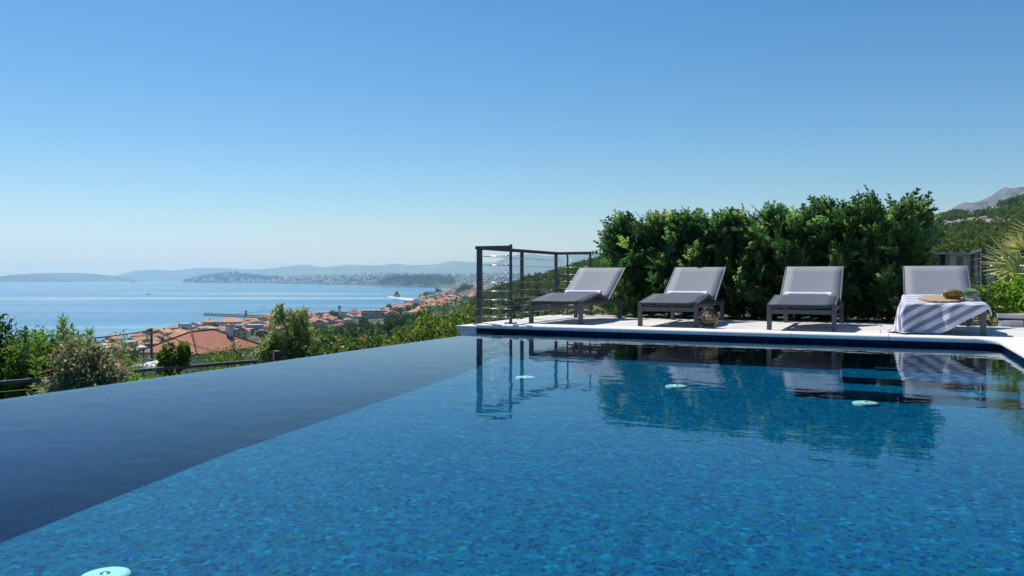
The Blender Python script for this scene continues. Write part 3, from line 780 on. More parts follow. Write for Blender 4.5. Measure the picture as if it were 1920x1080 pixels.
# striped towel over the last lounger
def striped_towel():
    phi = rad(31); K = np.array([-.50, -.60]); Lp, Lq = 1.17, 1.12
    na, nb = 84, 80
    hx, yf = .372, -.006
    V, UV = [], []
    def ztop(y):
        # the cloth bridges the knee softly and dips behind it
        return max(prof_z(min(max(y, 0), .95)), .30) + .012
    for j in range(nb + 1):
        q = Lq * j / nb
        for i in range(na + 1):
            p = Lp * i / na
            a = K[0] + p * math.cos(phi) - q * math.sin(phi); b = K[1] + p * math.sin(phi) + q * math.cos(phi)
            b = min(b, .80 + (b - .80) * .35) if b > .80 else b
            da = max(0, abs(a) - hx); db = max(0, yf - b)
            r = math.hypot(da, db)
            x = max(-hx, min(hx, a)); y = max(b, yf); z = ztop(y)
            wr = .004 * math.sin(a * 21 + b * 9) + .005 * math.sin(a * 9 - b * 17 + 1)
            if r < 1e-6:
                V.append((x, y, z + wr * .7 + .004))
            else:
                dx, dy = (math.copysign(da, a) / r, -db / r)
                rho = .022; ang = min(r / rho, PI / 2)
                out = rho * math.sin(ang); down = rho * (1 - math.cos(ang)) + max(0, r - rho * PI / 2)
                fold = .05 * math.sin(a * 13 + 1.2) + .026 * math.sin(a * 29 + .5) if db > da else .03 * math.sin(b * 16)
                out += .16 * down + fold * min(1, down / .15)
                zz = z - down * .97
                if zz < .010:
                    l = .010 - zz; out += l * .22; zz = .010 + .006 * abs(math.sin(a * 40)) * min(1, l * 30)
                V.append((x + dx * out, y + dy * out, zz + .003))
            UV.append((p, q))
    idx = np.arange((na + 1) * (nb + 1)).reshape(nb + 1, na + 1)
    Q = np.stack([idx[:-1, :-1], idx[:-1, 1:], idx[1:, 1:], idx[1:, :-1]], -1).reshape(-1, 4)
    me = np_mesh('striped_towel', np.array(V), Q, M['stripe'], smooth=True)
    ul = me.uv_layers.new(name='UVMap'); UV = np.array(UV, dtype=np.float32)
    li = np.zeros(len(me.loops), dtype=np.int32); me.loops.foreach_get('vertex_index', li)
    ul.data.foreach_set('uv', UV[li].ravel())
    o = link('striped_towel', me); o.location = uv(*LPOS[3]); o.rotation_euler = (0, 0, -TH)
    md = o.modifiers.new('thick', 'SOLIDIFY'); md.thickness = .006; md.offset = 1
    tag(o, 'grey and white striped towel draped over the foot of the last lounger', 'towel')
striped_towel()

# woven mat and pineapple on the towel
def jute_mat():
    m, nt, out = new_mat('woven_jute')
    b = N(nt, 'ShaderNodeBsdfPrincipled', Roughness=.9); nt.links.new(b.outputs[0], out.inputs[0])
    tc = N(nt, 'ShaderNodeTexCoord')
    wv = N(nt, 'ShaderNodeTexWave', Scale=14.0, Distortion=3.0, wave_type='RINGS', rings_direction='Z'); wv.inputs['Detail'].default_value = 3
    nt.links.new(tc.outputs['Object'], wv.inputs[0])
    r = ramp(nt, [(0, (.30, .19, .10)), (.5, (.48, .33, .19)), (1, (.58, .43, .27))]); nt.links.new(wv.outputs[0], r.inputs[0]); nt.links.new(r.outputs[0], b.inputs['Base Color'])
    bp = N(nt, 'ShaderNodeBump', Strength=.8, Distance=.005); nt.links.new(wv.outputs[0], bp.inputs['Height']); nt.links.new(bp.outputs[0], b.inputs['Normal'])
    return m
M['jute'] = jute_mat()
tilt = math.atan2(PROF[1][1] - PROF[0][1], PROF[1][0])
def on_foot(x, y, dz):
    c = uv(LPOS[3][0] + x, LPOS[3][1] + y); c.z = prof_z(y) + dz; return c
mb = MB()
n = 60; R0 = .225
prof = [(.001, .009), (.05, .010), (.10, .009), (.15, .010), (.19, .009)]
mb.lathe(prof, n)
vs = []; 
for k in range(n):
    a = 2 * PI * k / n; rr = R0 + .010 * math.sin(k * PI / 2.5)
    vs.append((rr * math.cos(a), rr * math.sin(a), .007 + .004 * math.sin(k * 1.7)))
for k in range(n):
    a = 2 * PI * k / n; vs.append((.19 * math.cos(a), .19 * math.sin(a), .009))
for k in range(n):
    a = 2 * PI * k / n; rr = R0 + .008 * math.sin(k * PI / 2.5); vs.append((rr * math.cos(a), rr * math.sin(a), 0))
for k in range(n):
    a = 2 * PI * k / n; vs.append((.01 * math.cos(a), .01 * math.sin(a), 0))
fs = []
for k in range(n):
    k2 = (k + 1) % n
    fs += [(k, k2, n + k2, n + k), (2 * n + k, 2 * n + k2, k2, k), (3 * n + k, 3 * n + k2, 2 * n + k2, 2 * n + k)]
mb.add(vs, fs)
o = mb.build('woven_mat', M['jute'], smooth=True); o.location = on_foot(-.02, .36, .028); o.rotation_euler = (tilt, 0, -TH)
tag(o, 'round woven straw placemat on the striped towel', 'placemat')

pine = empty('pineapple', on_foot(.09, .33, .086), -TH - .12, 'ripe pineapple lying on the woven placemat', 'pineapple')
mb = MB()
nl, nm = 15, 15
def rind_mat():
    m, nt, out = new_mat('pineapple_rind')
    b = N(nt, 'ShaderNodeBsdfPrincipled', Roughness=.55); nt.links.new(b.outputs[0], out.inputs[0])
    tc = N(nt, 'ShaderNodeTexCoord')
    vo = N(nt, 'ShaderNodeTexVoronoi', Scale=52.0, Randomness=.35); nt.links.new(tc.outputs['Object'], vo.inputs['Vector'])
    r = ramp(nt, [(0, (.12, .06, .02)), (.16, (.55, .33, .06)), (.38, (.40, .22, .04)), (.62, (.07, .055, .015))]); nt.links.new(vo.outputs['Distance'], r.inputs[0])
    nt.links.new(r.outputs[0], b.inputs['Base Color'])
    bp = N(nt, 'ShaderNodeBump', Strength=.9, Distance=.006); bp.invert = True; nt.links.new(vo.outputs['Distance'], bp.inputs['Height']); nt.links.new(bp.outputs[0], b.inputs['Normal'])
    return m
# body along local x with bumpy eyes in a staggered net
vs = []; NI, NJ = 48, 60
for i in range(NI + 1):
    t = i / NI; x = -.092 + .184 * t
    r = .053 * (math.sin(PI * (.06 + .88 * t)) ** .45)
    for j in range(NJ):
        a = 2 * PI * j / NJ
        e = abs(math.sin(t * 8 * PI / 1 + a * 5)) * abs(math.sin(t * 8 * PI / 1 - a * 5))
        rr = r * (1 + .10 * e ** .6 - .03)
        vs.append((x, rr * math.cos(a), rr * math.sin(a)))
fs = [(i * NJ + j, (i + 1) * NJ + j, (i + 1) * NJ + (j + 1) % NJ, i * NJ + (j + 1) % NJ) for i in range(NI) for j in range(NJ)]
fs.append(tuple(range(NJ))); fs.append(tuple(range(NI * NJ, (NI + 1) * NJ))[::-1])
mb.add(vs, fs)
mb.build('fruit', rind_mat(), pine, True)
n = 60
s = np.linspace(0, 1, n); az = np.arange(n) * 2.4
sp = 1.0 - s * .8
D = np.stack([.75 + .6 * s, np.cos(az) * sp, np.sin(az) * sp + .12], 1)
P = np.stack([.082 + .03 * s, np.cos(az) * .02 * sp, np.sin(az) * .02 * sp], 1)
V, Q = leaves(P, D, np.stack([np.zeros(n), np.cos(az), np.sin(az)], 1) + .01, .09 + .07 * s, .018, .25)
link('leaf_crown', np_mesh('leaf_crown', V, Q, M['plume'], RS.uniform(0, 1, n)), pine)

# globe lantern
def glass_mat(name, col, ior=1.45):
    m, nt, out = new_mat(name)
    tl = N(nt, 'ShaderNodeBsdfTranslucent'); tl.inputs['Color'].default_value = (col[0] * .8, col[1] * .7, col[2] * .6, 1)
    df = N(nt, 'ShaderNodeBsdfDiffuse'); df.inputs['Color'].default_value = (col[0] * .55, col[1] * .45, col[2] * .35, 1)
    fr = N(nt, 'ShaderNodeFresnel', IOR=ior); gl = N(nt, 'ShaderNodeBsdfGlossy', Roughness=.03)
    tr = N(nt, 'ShaderNodeBsdfTransparent'); tr.inputs['Color'].default_value = (*col, 1)
    mx = N(nt, 'ShaderNodeMixShader')
    m1 = N(nt, 'ShaderNodeMixShader'); m1.inputs[0].default_value = .5; nt.links.new(tl.outputs[0], m1.inputs[1]); nt.links.new(df.outputs[0], m1.inputs[2])
    m2 = N(nt, 'ShaderNodeMixShader'); m2.inputs[0].default_value = .11; nt.links.new(tr.outputs[0], m2.inputs[1]); nt.links.new(m1.outputs[0], m2.inputs[2])
    nt.links.new(fr.outputs[0], mx.inputs[0]); nt.links.new(m2.outputs[0], mx.inputs[1]); nt.links.new(gl.outputs[0], mx.inputs[2]); nt.links.new(mx.outputs[0], out.inputs[0])
    return m
c = uv(2.83, .44)
ln = empty('globe_lantern', (c.x, c.y, 0), 0, 'smoked glass globe lantern with candle by the second lounger', 'lantern')
zc = .132; R0 = .118
mb = MB(); mb.lathe([(R0 * math.sin(a), zc - R0 * math.cos(a) * .96) for a in np.linspace(.35, PI - .45, 20)] + [(R0 * .45, zc + R0 * .90), (R0 * .50, zc + R0 * .96)], 32); mb.build('glass_globe', glass_mat('smoked_glass', (.86, .78, .66)), ln, True)
mb = MB(); mb.lathe([(.001, zc + .018), (.03, zc + .020), (.036, zc + .014), (.036, zc - .06), (.001, zc - .06)], 20); mb.build('candle', pmat('ivory_wax', (.75, .68, .55), (.8, .74, .62), 6, .5), ln, True)
mb = MB(); mb.lathe([(.001, .030), (.09, .045), (.112, .09), (.113, .10), (.109, .09), (.085, .052), (.001, .037)], 28); mb.build('candle_bowl', glass_mat('smoked_bowl', (.80, .72, .60)), ln, True)
mb = MB()
mb.tube([(R0 * 1.0 * math.cos(a), R0 * 1.0 * math.sin(a), zc - .005) for a in np.linspace(0, 2 * PI, 33)], .0028, 5)
mb.tube([(R0 * .5 * math.cos(a), R0 * .5 * math.sin(a), zc + R0 * .95) for a in np.linspace(0, 2 * PI, 25)], .003, 5)
mb.tube([(.055 * math.cos(a), .055 * math.sin(a), .024) for a in np.linspace(0, 2 * PI, 25)], .003, 5)
for k in range(8):
    a = 2 * PI * k / 8 + .2
    mb.tube([(.055 * math.cos(a), .055 * math.sin(a), .024), (.068 * math.cos(a + .12), .068 * math.sin(a + .12), .003)], .003, 5)
mb.build('wire_stand', M['metal'], ln, True)

# ------------------------------------------------------------------ cable railings
mb = MB(); mb.lathe([(.009, 0), (.009, .006), (.001, .010)], 8); STUD = mb.mesh('stud', M['steel'])
def railing(name, label, posts, runs, rails, zc, r_cable=.0035, plate=True):
    """posts: (u,v,wu,wv,z0,z1); runs: list of post-to-post point pairs for cables; rails: (u0,v0,u1,v1,w,h,ztop)"""
    root = empty(name, (CX, CY, 0), -TH, label, 'railing')
    for (u, v, wu, wv, z0, z1) in posts:
        mb = MB(); mb.box(u - wu / 2, u + wu / 2, v - wv / 2, v + wv / 2, z0 + .008, z1)
        p = mb.build('post', M['metal'], root, bevel=.002)
        if plate:
            mb = MB(); mb.box(u - .065, u + .065, v - .065, v + .065, z0, z0 + .010)
            for sx in (-1, 1):
                for sy in (-1, 1):
                    mb.lathe([(.010, z0 + .010), (.010, z0 + .018), (.001, z0 + .019)], 8, Matrix.Translation((u + sx * .045, v + sy * .045, 0)))
            mb.build('base_plate', M['metal'], p)
        for z in zc:
            for sx, sy in ((0, -1), (1, 0)):
                if sx and wu < .03: continue
                st_ = link('stud', STUD, p); st_.location = (u + sx * wu / 2, v + sy * wv / 2, z)
                st_.rotation_euler = (PI / 2, 0, 0) if sy else (0, PI / 2, 0)
    for (u0, v0, u1, v1, w_, h_, zt_) in rails:
        mb = MB(); mb.bar((u0, v0, zt_ - h_ / 2), (u1, v1, zt_ - h_ / 2), w_, h_); mb.build('top_rail', M['metal'], root, bevel=.003)
    for z in zc:
        for (a, b) in runs:
            mb = MB(); mb.tube([(a[0], a[1], z), ((a[0] + b[0]) / 2, (a[1] + b[1]) / 2, z - .0015), (b[0], b[1], z)], r_cable, 6); c_ = mb.build('cable', M['steel'], root, True)
            if abs(a[1] - b[1]) < .2:
                L = b[0] - a[0]
                mb = MB(); mb.tube([(b[0] - min(.09, L * .3), b[1], z), (b[0] - .01, b[1], z)], .008, 8); mb.build('tensioner', M['steel'], c_, True)
    return root
ZC = [.878, .763, .648, .533, .42, .306, .192, .082]
ZB = -.024
UA = -.12
railing('cable_railing', 'dark metal railing with steel cables at the terrace corner',
        [(UA, .25, .060, .060, ZB, .965), (.335, .25, .022, .045, 0, 1.028), (UA + .005, 1.60, .042, .042, ZB, .965), (UA + .02, 2.91, .042, .042, ZB, .965), (.10, 2.91, .016, .040, 0, .965), (.485, 2.91, .022, .045, 0, .965)],
        [((UA + .031, .25), (.323, .25)), ((UA + .003, .281), (UA + .005, 1.578)), ((UA + .005, 1.622), (UA + .02, 2.888)), ((UA + .042, 2.91), (.474, 2.91))],
        [(UA - .05, .25, .345, .25, .06, .045, 1.012), (UA, .282, UA + .02, 2.88, .06, .045, 1.010), (UA - .01, 2.91, .497, 2.91, .06, .045, 1.008)], ZC)
railing('cable_railing', 'dark metal railing post pair with cables beside the palm garden',
        [(5.98, 3.80, .060, .060, -.03, .965), (5.99, 5.57, .060, .060, -.03, .965), (5.985, 4.55, .020, .040, -.03, .965), (9.6, 3.80, .06, .06, -.03, .965)],
        [((6.011, 3.80), (9.57, 3.80)), ((5.98, 3.831), (5.99, 5.54))],
        [(5.98, 3.77, 5.99, 5.605, .06, .045, 1.010)], ZC, .0022)

# railing of the lower terrace beyond the overflow edge
lr = empty('lower_railing', (0, 0, 0), 0, 'dark flat handrail half hidden by shrubs below the overflow edge', 'railing')
rp = [pt(-60, 722.5, 10.9), pt(0, 718, 11.36), pt(100, 709.5, 11.9), pt(235, 697, 12.7), pt(475, 677.5, 14.3), pt(620, 662.5, 15.8), pt(700, 655, 16.8)]
mb = MB()
for a, b in zip(rp[:-1], rp[1:]): mb.bar(a, b, .06, .052)
mb.build('handrail', M['metal'], lr)
for k, t_ in ((0, 0), (1, .9), (3, .0), (4, .02), (5, .3)):
    p = rp[k].lerp(rp[k + 1], t_)
    mb = MB(); mb.box(p.x - .022, p.x + .022, p.y - .022, p.y + .022, -2.6, p.z - .02); mb.build('post', M['metal'], lr)
for dz in (.13, .26, .39, .52, .65):
    mb = MB(); mb.tube([q - Vector((0, 0, dz)) for q in rp], .004, 6); mb.build('cable', M['steel'], lr, True)

# ------------------------------------------------------------------ the cypress hedge
def spray_proto():
    """a flat branching frond about 1 long in +X, fan of narrow leaflets"""
    P, D, L, W = [], [], [], []
    def shoot(o, ang, ln, n, w):
        o = np.array(o); d = np.array([math.cos(ang), math.sin(ang), 0])
        for i in range(n):
            t = (i + .5) / n
            for s in (-1, 1):
                a2 = ang + s * rad(38)
                P.append(o + d * ln * t); D.append([math.cos(a2), math.sin(a2), 0]); L.append(ln * .34 * (1 - .55 * t)); W.append(w)
        P.append(o + d * ln * .6); D.append(d); L.append(ln * .45); W.append(w)
    shoot((0, 0, 0), 0, 1.0, 5, .105)
    shoot((.18, 0, 0), rad(32), .60, 3, .09); shoot((.18, 0, 0), rad(-32), .60, 3, .09)
    n = len(P)
    V, Q = leaves(np.array(P), np.array(D, float), np.tile([0, 0, 1.0], (n, 1)), np.array(L), np.array(W), 0)
    V[:, 2] += -.18 * (V[:, 0] ** 2) + .06 * np.abs(V[:, 1])
    return V, Q
SV, SQ = spray_proto()

def cypress(u, v, h, hw, dp, label, n):
    c = uv(u, v)
    root = empty('cypress_shrub', (c.x, c.y, -.05), -TH, label, 'hedge shrub', 'cypress shrubs of the hedge')
    # leading branches; sprays sit along them
    P, D = [], []
    nb = int(n / 7)
    tops = []
    for b in range(nb):
        z0 = h * RS.uniform(-.02, .92)
        az = RS.uniform(0, 2 * PI)
        taper = 1.0 if z0 < h * .8 else 1.0 - .35 * (z0 / h - .8) / .2
        low = max(0, 1 - z0 / h)
        rx = hw * taper * RS.uniform(.75, 1.2); ry = (dp * .62 + .58 * low) * taper * RS.uniform(.5, 1.25)
        up = RS.uniform(.2, .9) * (1 - .5 * low)
        if RS.uniform() < .16 and z0 > h * .68:        # leaders poking out of the top
            rx *= .6; ry *= .6; up = RS.uniform(1.0, 2.4)
        e = np.array([math.cos(az) * rx, math.sin(az) * ry, 0]); ln = np.linalg.norm(e)
        e[2] = ln * up * .55
        base = np.array([0, 0, max(z0, .03)])
        tip = base + e
        if tip[2] > h * 1.02: tip[2] = h * (.93 + .14 * RS.uniform() ** 2)
        tops.append((base, tip))
        for k in range(7):
            t = .38 + .66 * (k + RS.uniform()) / 7
            p = base + (tip - base) * t; p[2] -= .10 * (t * t) * ln * RS.uniform(0, 1)
            dd = (tip - base) / (np.linalg.norm(tip - base) + 1e-6) * .7 + RS.normal(size=3) * .38 + np.array([0, 0, .68])
            P.append(p); D.append(dd / np.linalg.norm(dd))
    P = np.array(P); D = np.array(D); n = len(P)
    out = D + np.array([0, 0, .4])
    rad_ = P * np.array([1, 1, 0]); rad_ /= (np.linalg.norm(rad_, axis=1)[:, None] + 1e-6)
    S = np.cross(D, rad_ * .8 + rand_dirs(n) * .75 + np.array([0, 0, .35])); S /= np.linalg.norm(S, axis=1)[:, None]
    Nn = np.cross(D, S)
    sz = RS.uniform(.15, .34, n)
    Mx = np.stack([D, S, Nn], -1) * sz[:, None, None]
    V = (np.einsum('nij,kj->nki', Mx, SV) + P[:, None, :]).reshape(-1, 3)
    Q = (SQ[None] + (np.arange(n) * len(SV))[:, None, None]).reshape(-1, 4)
    tint = np.clip(RS.beta(.9, 1.5, n), 0, .92); tint[RS.uniform(size=n) < .012] = 1.0
    tint = np.clip(np.repeat(tint, len(SQ)) + RS.normal(size=n * len(SQ)) * .04, 0, 1)
    link('foliage', np_mesh('foliage', V, Q, M['cypress'], tint), root)
    mb = MB(); mb.tube([(0, 0, 0), (.02, .01, h * .5), (-.01, 0, h * .93)], [.05, .032, .008], 7)
    mb.build('trunk', M['trunk'], root, True)
    mb = MB()
    for (a, b) in tops[::4]:
        mb.tube([a, (np.array(a) + b) / 2 + np.array([0, 0, .02]), b - (b - a) * .08], [.010, .007, .003], 4)
    mb.build('branches', M['trunk'], root, True)
    return root

HED = [(1.10, 3.38, 1.50, .42, 'cypress shrub at the open end of the hedge beside the railing'),
       (1.68, 3.36, 1.51, .47, 'cypress shrub of the hedge behind the gap between the first two loungers'),
       (2.30, 3.34, 1.50, .47, 'cypress shrub of the hedge behind the second lounger'),
       (2.93, 3.36, 1.53, .47, 'cypress shrub of the hedge right behind the glass lantern'),
       (3.56, 3.35, 1.53, .47, 'cypress shrub of the hedge behind the third lounger'),
       (4.19, 3.36, 1.57, .47, 'cypress shrub of the hedge just right of the third lounger'),
       (4.78, 3.35, 1.64, .43, 'tallest cypress shrub at the hedge end behind the striped towel')]
for (u, v, h, hw, lab) in HED:
    cypress(u, v, h + .02, hw, .36, lab, 1500)

# ------------------------------------------------------------------ garden at the right
pl = empty('planter_wall', (CX, CY, 0), -TH, 'low rubble planter wall with white stone cap', 'wall')
mb = MB(); mb.box(6.03, 12, 2.40, 2.68, -.03, .095); mb.build('rubble', pmat('rubble_stone', (.16, .11, .07), (.34, .26, .18), 9, .95, 1.0, 14, bdist=.03), pl)
mb = MB(); mb.box(5.99, 12, 2.36, 2.72, .095, .148); mb.build('cap', M['stone_cap'], pl, bevel=.006)
mb = MB(); mb.box(5.99, 6.25, 2.28, 2.357, -.03, .07); mb.build('block', M['stone_cap'], pl, bevel=.004)
V, Q = [], []
rng = random.Random(3)
mb = MB()
for k in range(420):
    u, v = rng.uniform(6.13, 9.5), rng.uniform(2.14, 2.38); s = rng.uniform(.012, .032)
    Mx = Matrix.Translation((u, v, -.034 + s * .3)) @ Matrix.Rotation(rng.uniform(0, 6), 4, (rng.random(), rng.random(), 1)) @ Matrix.Diagonal((s * rng.uniform(.8, 1.5), s, s * rng.uniform(.5, .9), 1))
    mb.lathe([(.01, -1), (.7, -.7), (1, 0), (.7, .7), (.01, 1)], 7, Mx)
o = mb.build('gravel', pmat('pale_pebbles', (.38, .32, .25), (.68, .62, .54), 9, .8), smooth=True); o.location = (CX, CY, 0); o.rotation_euler = (0, 0, -TH)
tag(o, 'pale pebbles at the foot of the planter wall', 'gravel', kind='stuff')

def gpt(u, v, z=-.03): return uv(u, v, z)
bush('garden_plant', 'bright green leafy plant right of the striped towel', 'plant', gpt(6.30, 3.12), [(0, 0, .34, .22, .22, .16), (.1, .1, .2, .26, .26, .16)], 900, .10, .038, M['brightleaf'], 'bright garden plants', up=.5)
bush('garden_plant', 'bright green plant in the middle of the planter bed', 'plant', gpt(6.75, 3.05), [(0, 0, .36, .25, .25, .18), (-.1, .1, .2, .28, .28, .18)], 1000, .11, .036, M['brightleaf'], 'bright garden plants', up=.5)
bush('garden_plant', 'bright green plant at the photo edge in the planter bed', 'plant', gpt(7.25, 3.05), [(0, 0, .38, .26, .26, .2), (-.1, .1, .2, .3, .3, .2)], 1100, .11, .036, M['brightleaf'], 'bright garden plants', up=.5)
bush('low_shrub', 'mid green low shrub behind the cable railing post', 'shrub', gpt(6.9, 4.9), [(0, 0, .40, .42, .4, .32), (.5, 0, .34, .36, .36, .3)], 2000, .055, .024, M['dkleaf'], 'shrubs behind the planter')
bush('low_shrub', 'mid green low shrub under the palm fan', 'shrub', gpt(7.75, 4.75), [(0, 0, .42, .46, .4, .34), (.5, 0, .36, .36, .36, .3)], 2000, .055, .024, M['dkleaf'], 'shrubs behind the planter')
bush('low_shrub', 'dark shrub filling the gap right of the hedge', 'shrub', gpt(5.65, 3.9), [(0, 0, .30, .36, .34, .28)], 1500, .05, .024, M['dkleaf'], 'shrubs behind the planter')

# arching strappy leaves (young cycads) and the fan palm
def arching(name, label, base, n, L, mat, cat, w=.02, up=(.5, 1.3)):
    root = empty(name, base, 0, label, cat)
    V, Q, tn = [], [], []
    for k in range(n):
        az = k * 2.4; e = RS.uniform(*up); ln = L * RS.uniform(.75, 1.1); seg = 6
        h = np.array([math.cos(az), math.sin(az), 0]); s = np.array([-math.sin(az), math.cos(az), 0])
        b0 = len(V)
        for i in range(seg + 1):
            t = i / seg; a = e - 1.7 * t * t * .6
            p = h * ln * (t * math.cos(e * .6)) + np.array([0, 0, ln * (t * math.sin(e) - .55 * t * t)])
            ww = w * math.sin(PI * min(1, .12 + .88 * t)) ** .7
            V.append(p + s * ww); V.append(p - s * ww)
        for i in range(seg): Q.append([b0 + 2 * i, b0 + 2 * i + 1, b0 + 2 * i + 3, b0 + 2 * i + 2]); tn.append(RS.uniform())
    link('leaf_blades', np_mesh('leaf_blades', np.array(V), np.array(Q), mat, np.array(tn)), root)
    return root
arching('strap_plant', 'arching strap leaved plant above the planter cap', gpt(6.55, 3.35, .0), 34, .52, M['brightleaf'], 'plant')
arching('strap_plant', 'second arching strap leaved plant, nearer the photo edge', gpt(7.1, 3.4, .0), 34, .56, M['brightleaf'], 'plant')

def fan_leaf(root, origin, direction, normal, R, n=30, spread=rad(250), petiole=None):
    d = Vector(direction).normalized(); nr = Vector(normal); nr = (nr - d * nr.dot(d)).normalized(); s = d.cross(nr)
    V, Q, tn = [], [], []
    for k in range(n):
        a = -spread / 2 + spread * k / (n - 1)
        ax = (d * math.cos(a) + s * math.sin(a)); sd = (s * math.cos(a) - d * math.sin(a))
        ln = R * (.82 + .18 * math.cos(a * .8)) * random.uniform(.88, 1.08); b0 = len(V)
        lift = random.uniform(-.05, .05)
        for (t, w_) in ((.0, .002), (.35, .011), (.6, .009), (1.0, .001)):
            droop = nr * (-.28 * t * t * R * (.5 + random.random() * .6) + lift * t * R)
            V.append(Vector(origin) + ax * ln * t + sd * w_ * R / .5 + droop + nr * .006); V.append(Vector(origin) + ax * ln * t - sd * w_ * R / .5 + droop)
        for i in range(3): Q.append([b0 + 2 * i, b0 + 2 * i + 1, b0 + 2 * i + 3, b0 + 2 * i + 2]); tn.append(random.random())
    me = np_mesh('fan_leaf', np.array([tuple(v) for v in V]), np.array(Q), M['palm'], np.array(tn))
    o = link('fan_leaf', me, root)
    if petiole is not None:
        mb = MB(); mb.tube([petiole, Vector(petiole).lerp(Vector(origin), .5) + Vector((0, 0, .06)), origin], [.012, .009, .007], 6); mb.build('leaf_stalk', pmat('palm_stalk', (.30, .28, .10), (.4, .36, .15), 8, .7), o, True)
D_P = 10.6
pb = pt(1985, 560, D_P); pb.z = -.03
palm = empty('fan_palm', pb, 0, 'yellow green fan palm leaning into view at the photo edge', 'palm')
hub = Vector((0, 0, .62))
def rel(px, py, d=D_P): return pt(px, py, d) - pb
mb = MB(); mb.tube([(0, 0, 0), (.02, 0, .3), (0, 0, .66)], [.09, .08, .06], 10); mb.build('trunk', M['trunk'], palm, True)
fan_leaf(palm, rel(1909, 502), (-.75, .0, .50), (.1, -.9, .5), .50, 30, rad(190), hub)
fan_leaf(palm, rel(1921, 468), (-.45, .1, .9), (-.5, -.8, .2), .36, 26, rad(150), hub)
fan_leaf(palm, rel(1955, 448), (-.1, .2, 1), (-.2, -1, .2), .45, 26, rad(200), hub)
fan_leaf(palm, rel(1965, 530), (-.4, -.6, .1), (0, -.4, 1), .42, 26, rad(200), hub)
fan_leaf(palm, rel(2060, 470), (.8, .0, .6), (0, -.9, .4), .45, 26, rad(200), hub)
p0 = uv(6.12, 4.15, -.03)
yp = empty('young_palm', p0, 0, 'small yellow palm shoot behind the right railing post', 'palm')
hub2 = Vector((0, 0, .30))
fan_leaf(yp, Vector((-.06, 0, .42)), (-1, -.1, .25), (.2, -.9, .5), .26, 9, rad(60), hub2)
fan_leaf(yp, Vector((.10, 0, .40)), (.6, -.1, .7), (-.2, -.9, .3), .20, 8, rad(80), hub2)
mb = MB(); mb.tube([(0, 0, 0), (0, 0, .32)], [.02, .014], 6); mb.build('trunk', M['trunk'], yp, True)

# concrete villa behind the garden
vd = 42.0
v0, v1 = pt(1738, 474, vd), pt(2150, 474, vd)
vil = empty('concrete_villa', (v0.x, vd, -1.5), 0, 'flat roofed grey concrete villa behind the right railing', 'house')
zt_ = v0.z + 1.5
mb = MB(); mb.box(1.22, 2.1, 0, 8, 0, zt_ - .08); mb.build('wall', M['concrete'], vil)
mb = MB(); mb.box(0, 1.218, .5, 8, 0, zt_ - .08); mb.build('glazing', M['dark_glass'], vil)
mb = MB(); mb.box(2.103, 11, .9, 8, 0, zt_ - .08); mb.build('side_wall', M['beige_panel'], vil)
mb = MB(); mb.box(-.2, 11.3, -.35, 8.4, zt_ - .078, zt_); mb.build('roof', M['concrete'], vil)
for k in range(6):
    mb = MB(); mb.box(2.103, 11, .885, .898, .5 + k * .38, .515 + k * .38); 
    mb.build('panel_joint', M['metal'], vil)
mb = MB(); mb.box(1.55, 1.9, -.012, -.002, 1.9, zt_ - .2); mb.build('window', M['win'], vil)

# ------------------------------------------------------------------ shrubs and trees below the overflow edge
def nb(px, d, z=None): 
    p = pt(px, 520, d); p.z = -2.1 if z is None else z; return p
def top_z(py, d): return EYE - (py - HY) / F * d + 2.1     # height over the bed for a plant whose top shows at row py

def shrub(px, d, y_top, w_px, label, mat, n, L=.06, W=.028, hot=0.0, name='shrub', cat='shrub', group='shrubs below the overflow edge', y_bot=None, up=.5):
    H = top_z(y_top, d); w = w_px / F * d / 2
    yb = 760 if y_bot is None else y_bot
    lo = max(.25, top_z(yb, d)); bl = []
    hh = (H - lo)
    k = max(3, int(hh / (w * .9)) + 2)
    for i in range(k):
        z = lo + hh * (i + .5) / k
        ww = w * (1 - .35 * (i / max(1, k - 1)) ** 2) * .78
        bl.append((random.uniform(-.35, .35) * w, random.uniform(-.2, .2) * w, z, ww, ww, max(.12, hh / k * .8)))
        bl.append((random.uniform(-.8, .8) * w, random.uniform(-.3, .3) * w, z - hh * .08, ww * .55, ww * .55, max(.1, hh / k * .7)))
    return bush(name, label, cat, nb(px, d), bl, n, L, W, mat, group, hot=hot, up=up)

shrub(-8, 13.2, 622, 100, 'dark green upright shrub at the far left of the overflow edge', M['dkleaf'], 5200, .095, .042)
shrub(62, 13.0, 656, 125, 'bushy mid green shrub under the feathery shoots', M['midleaf'], 6000, .10, .040)
shrub(128, 13.4, 645, 90, 'green shrub with tall feathery shoots', M['midleaf'], 5200, .10, .038)
shrub(163, 7.6, 668, 120, 'red tipped shrub with pale edged leaves in front of the handrail', M['varleaf'], 5600, .056, .026, hot=.045)
shrub(215, 11.5, 642, 60, 'olive green shrub left of the utility pole', M['olive'], 2200, .06, .02)
shrub(255, 9.2, 736, 90, 'low bright shrub below the white awning', M['midleaf'], 1800, .055, .028)
shrub(262, 14.5, 684, 70, 'grey green shrub in front of the lamp', M['olive'], 1600, .06, .02)
shrub(300, 10.0, 730, 100, 'low yellow green shrub under the handrail middle', M['yelleaf'], 1900, .055, .028, hot=.03)
shrub(350, 10.6, 721, 90, 'low shrub with a few red leaves under the handrail', M['photinia'], 1900, .055, .028, hot=.08)
shrub(395, 11.2, 712, 100, 'low bright green shrub at the right end of the handrail', M['midleaf'], 1900, .055, .028)
shrub(390, 15.5, 668, 90, 'soft green shrub before the red tiled house wall', M['midleaf'], 2200, .06, .026)
shrub(438, 14.5, 655, 70, 'leafy green shrub with a thin leader beside the house eave', M['yelleaf'], 2200, .06, .028)
shrub(450, 15.4, 676, 70, 'low green shrub left of the olive tree', M['midleaf'], 1500, .055, .026)
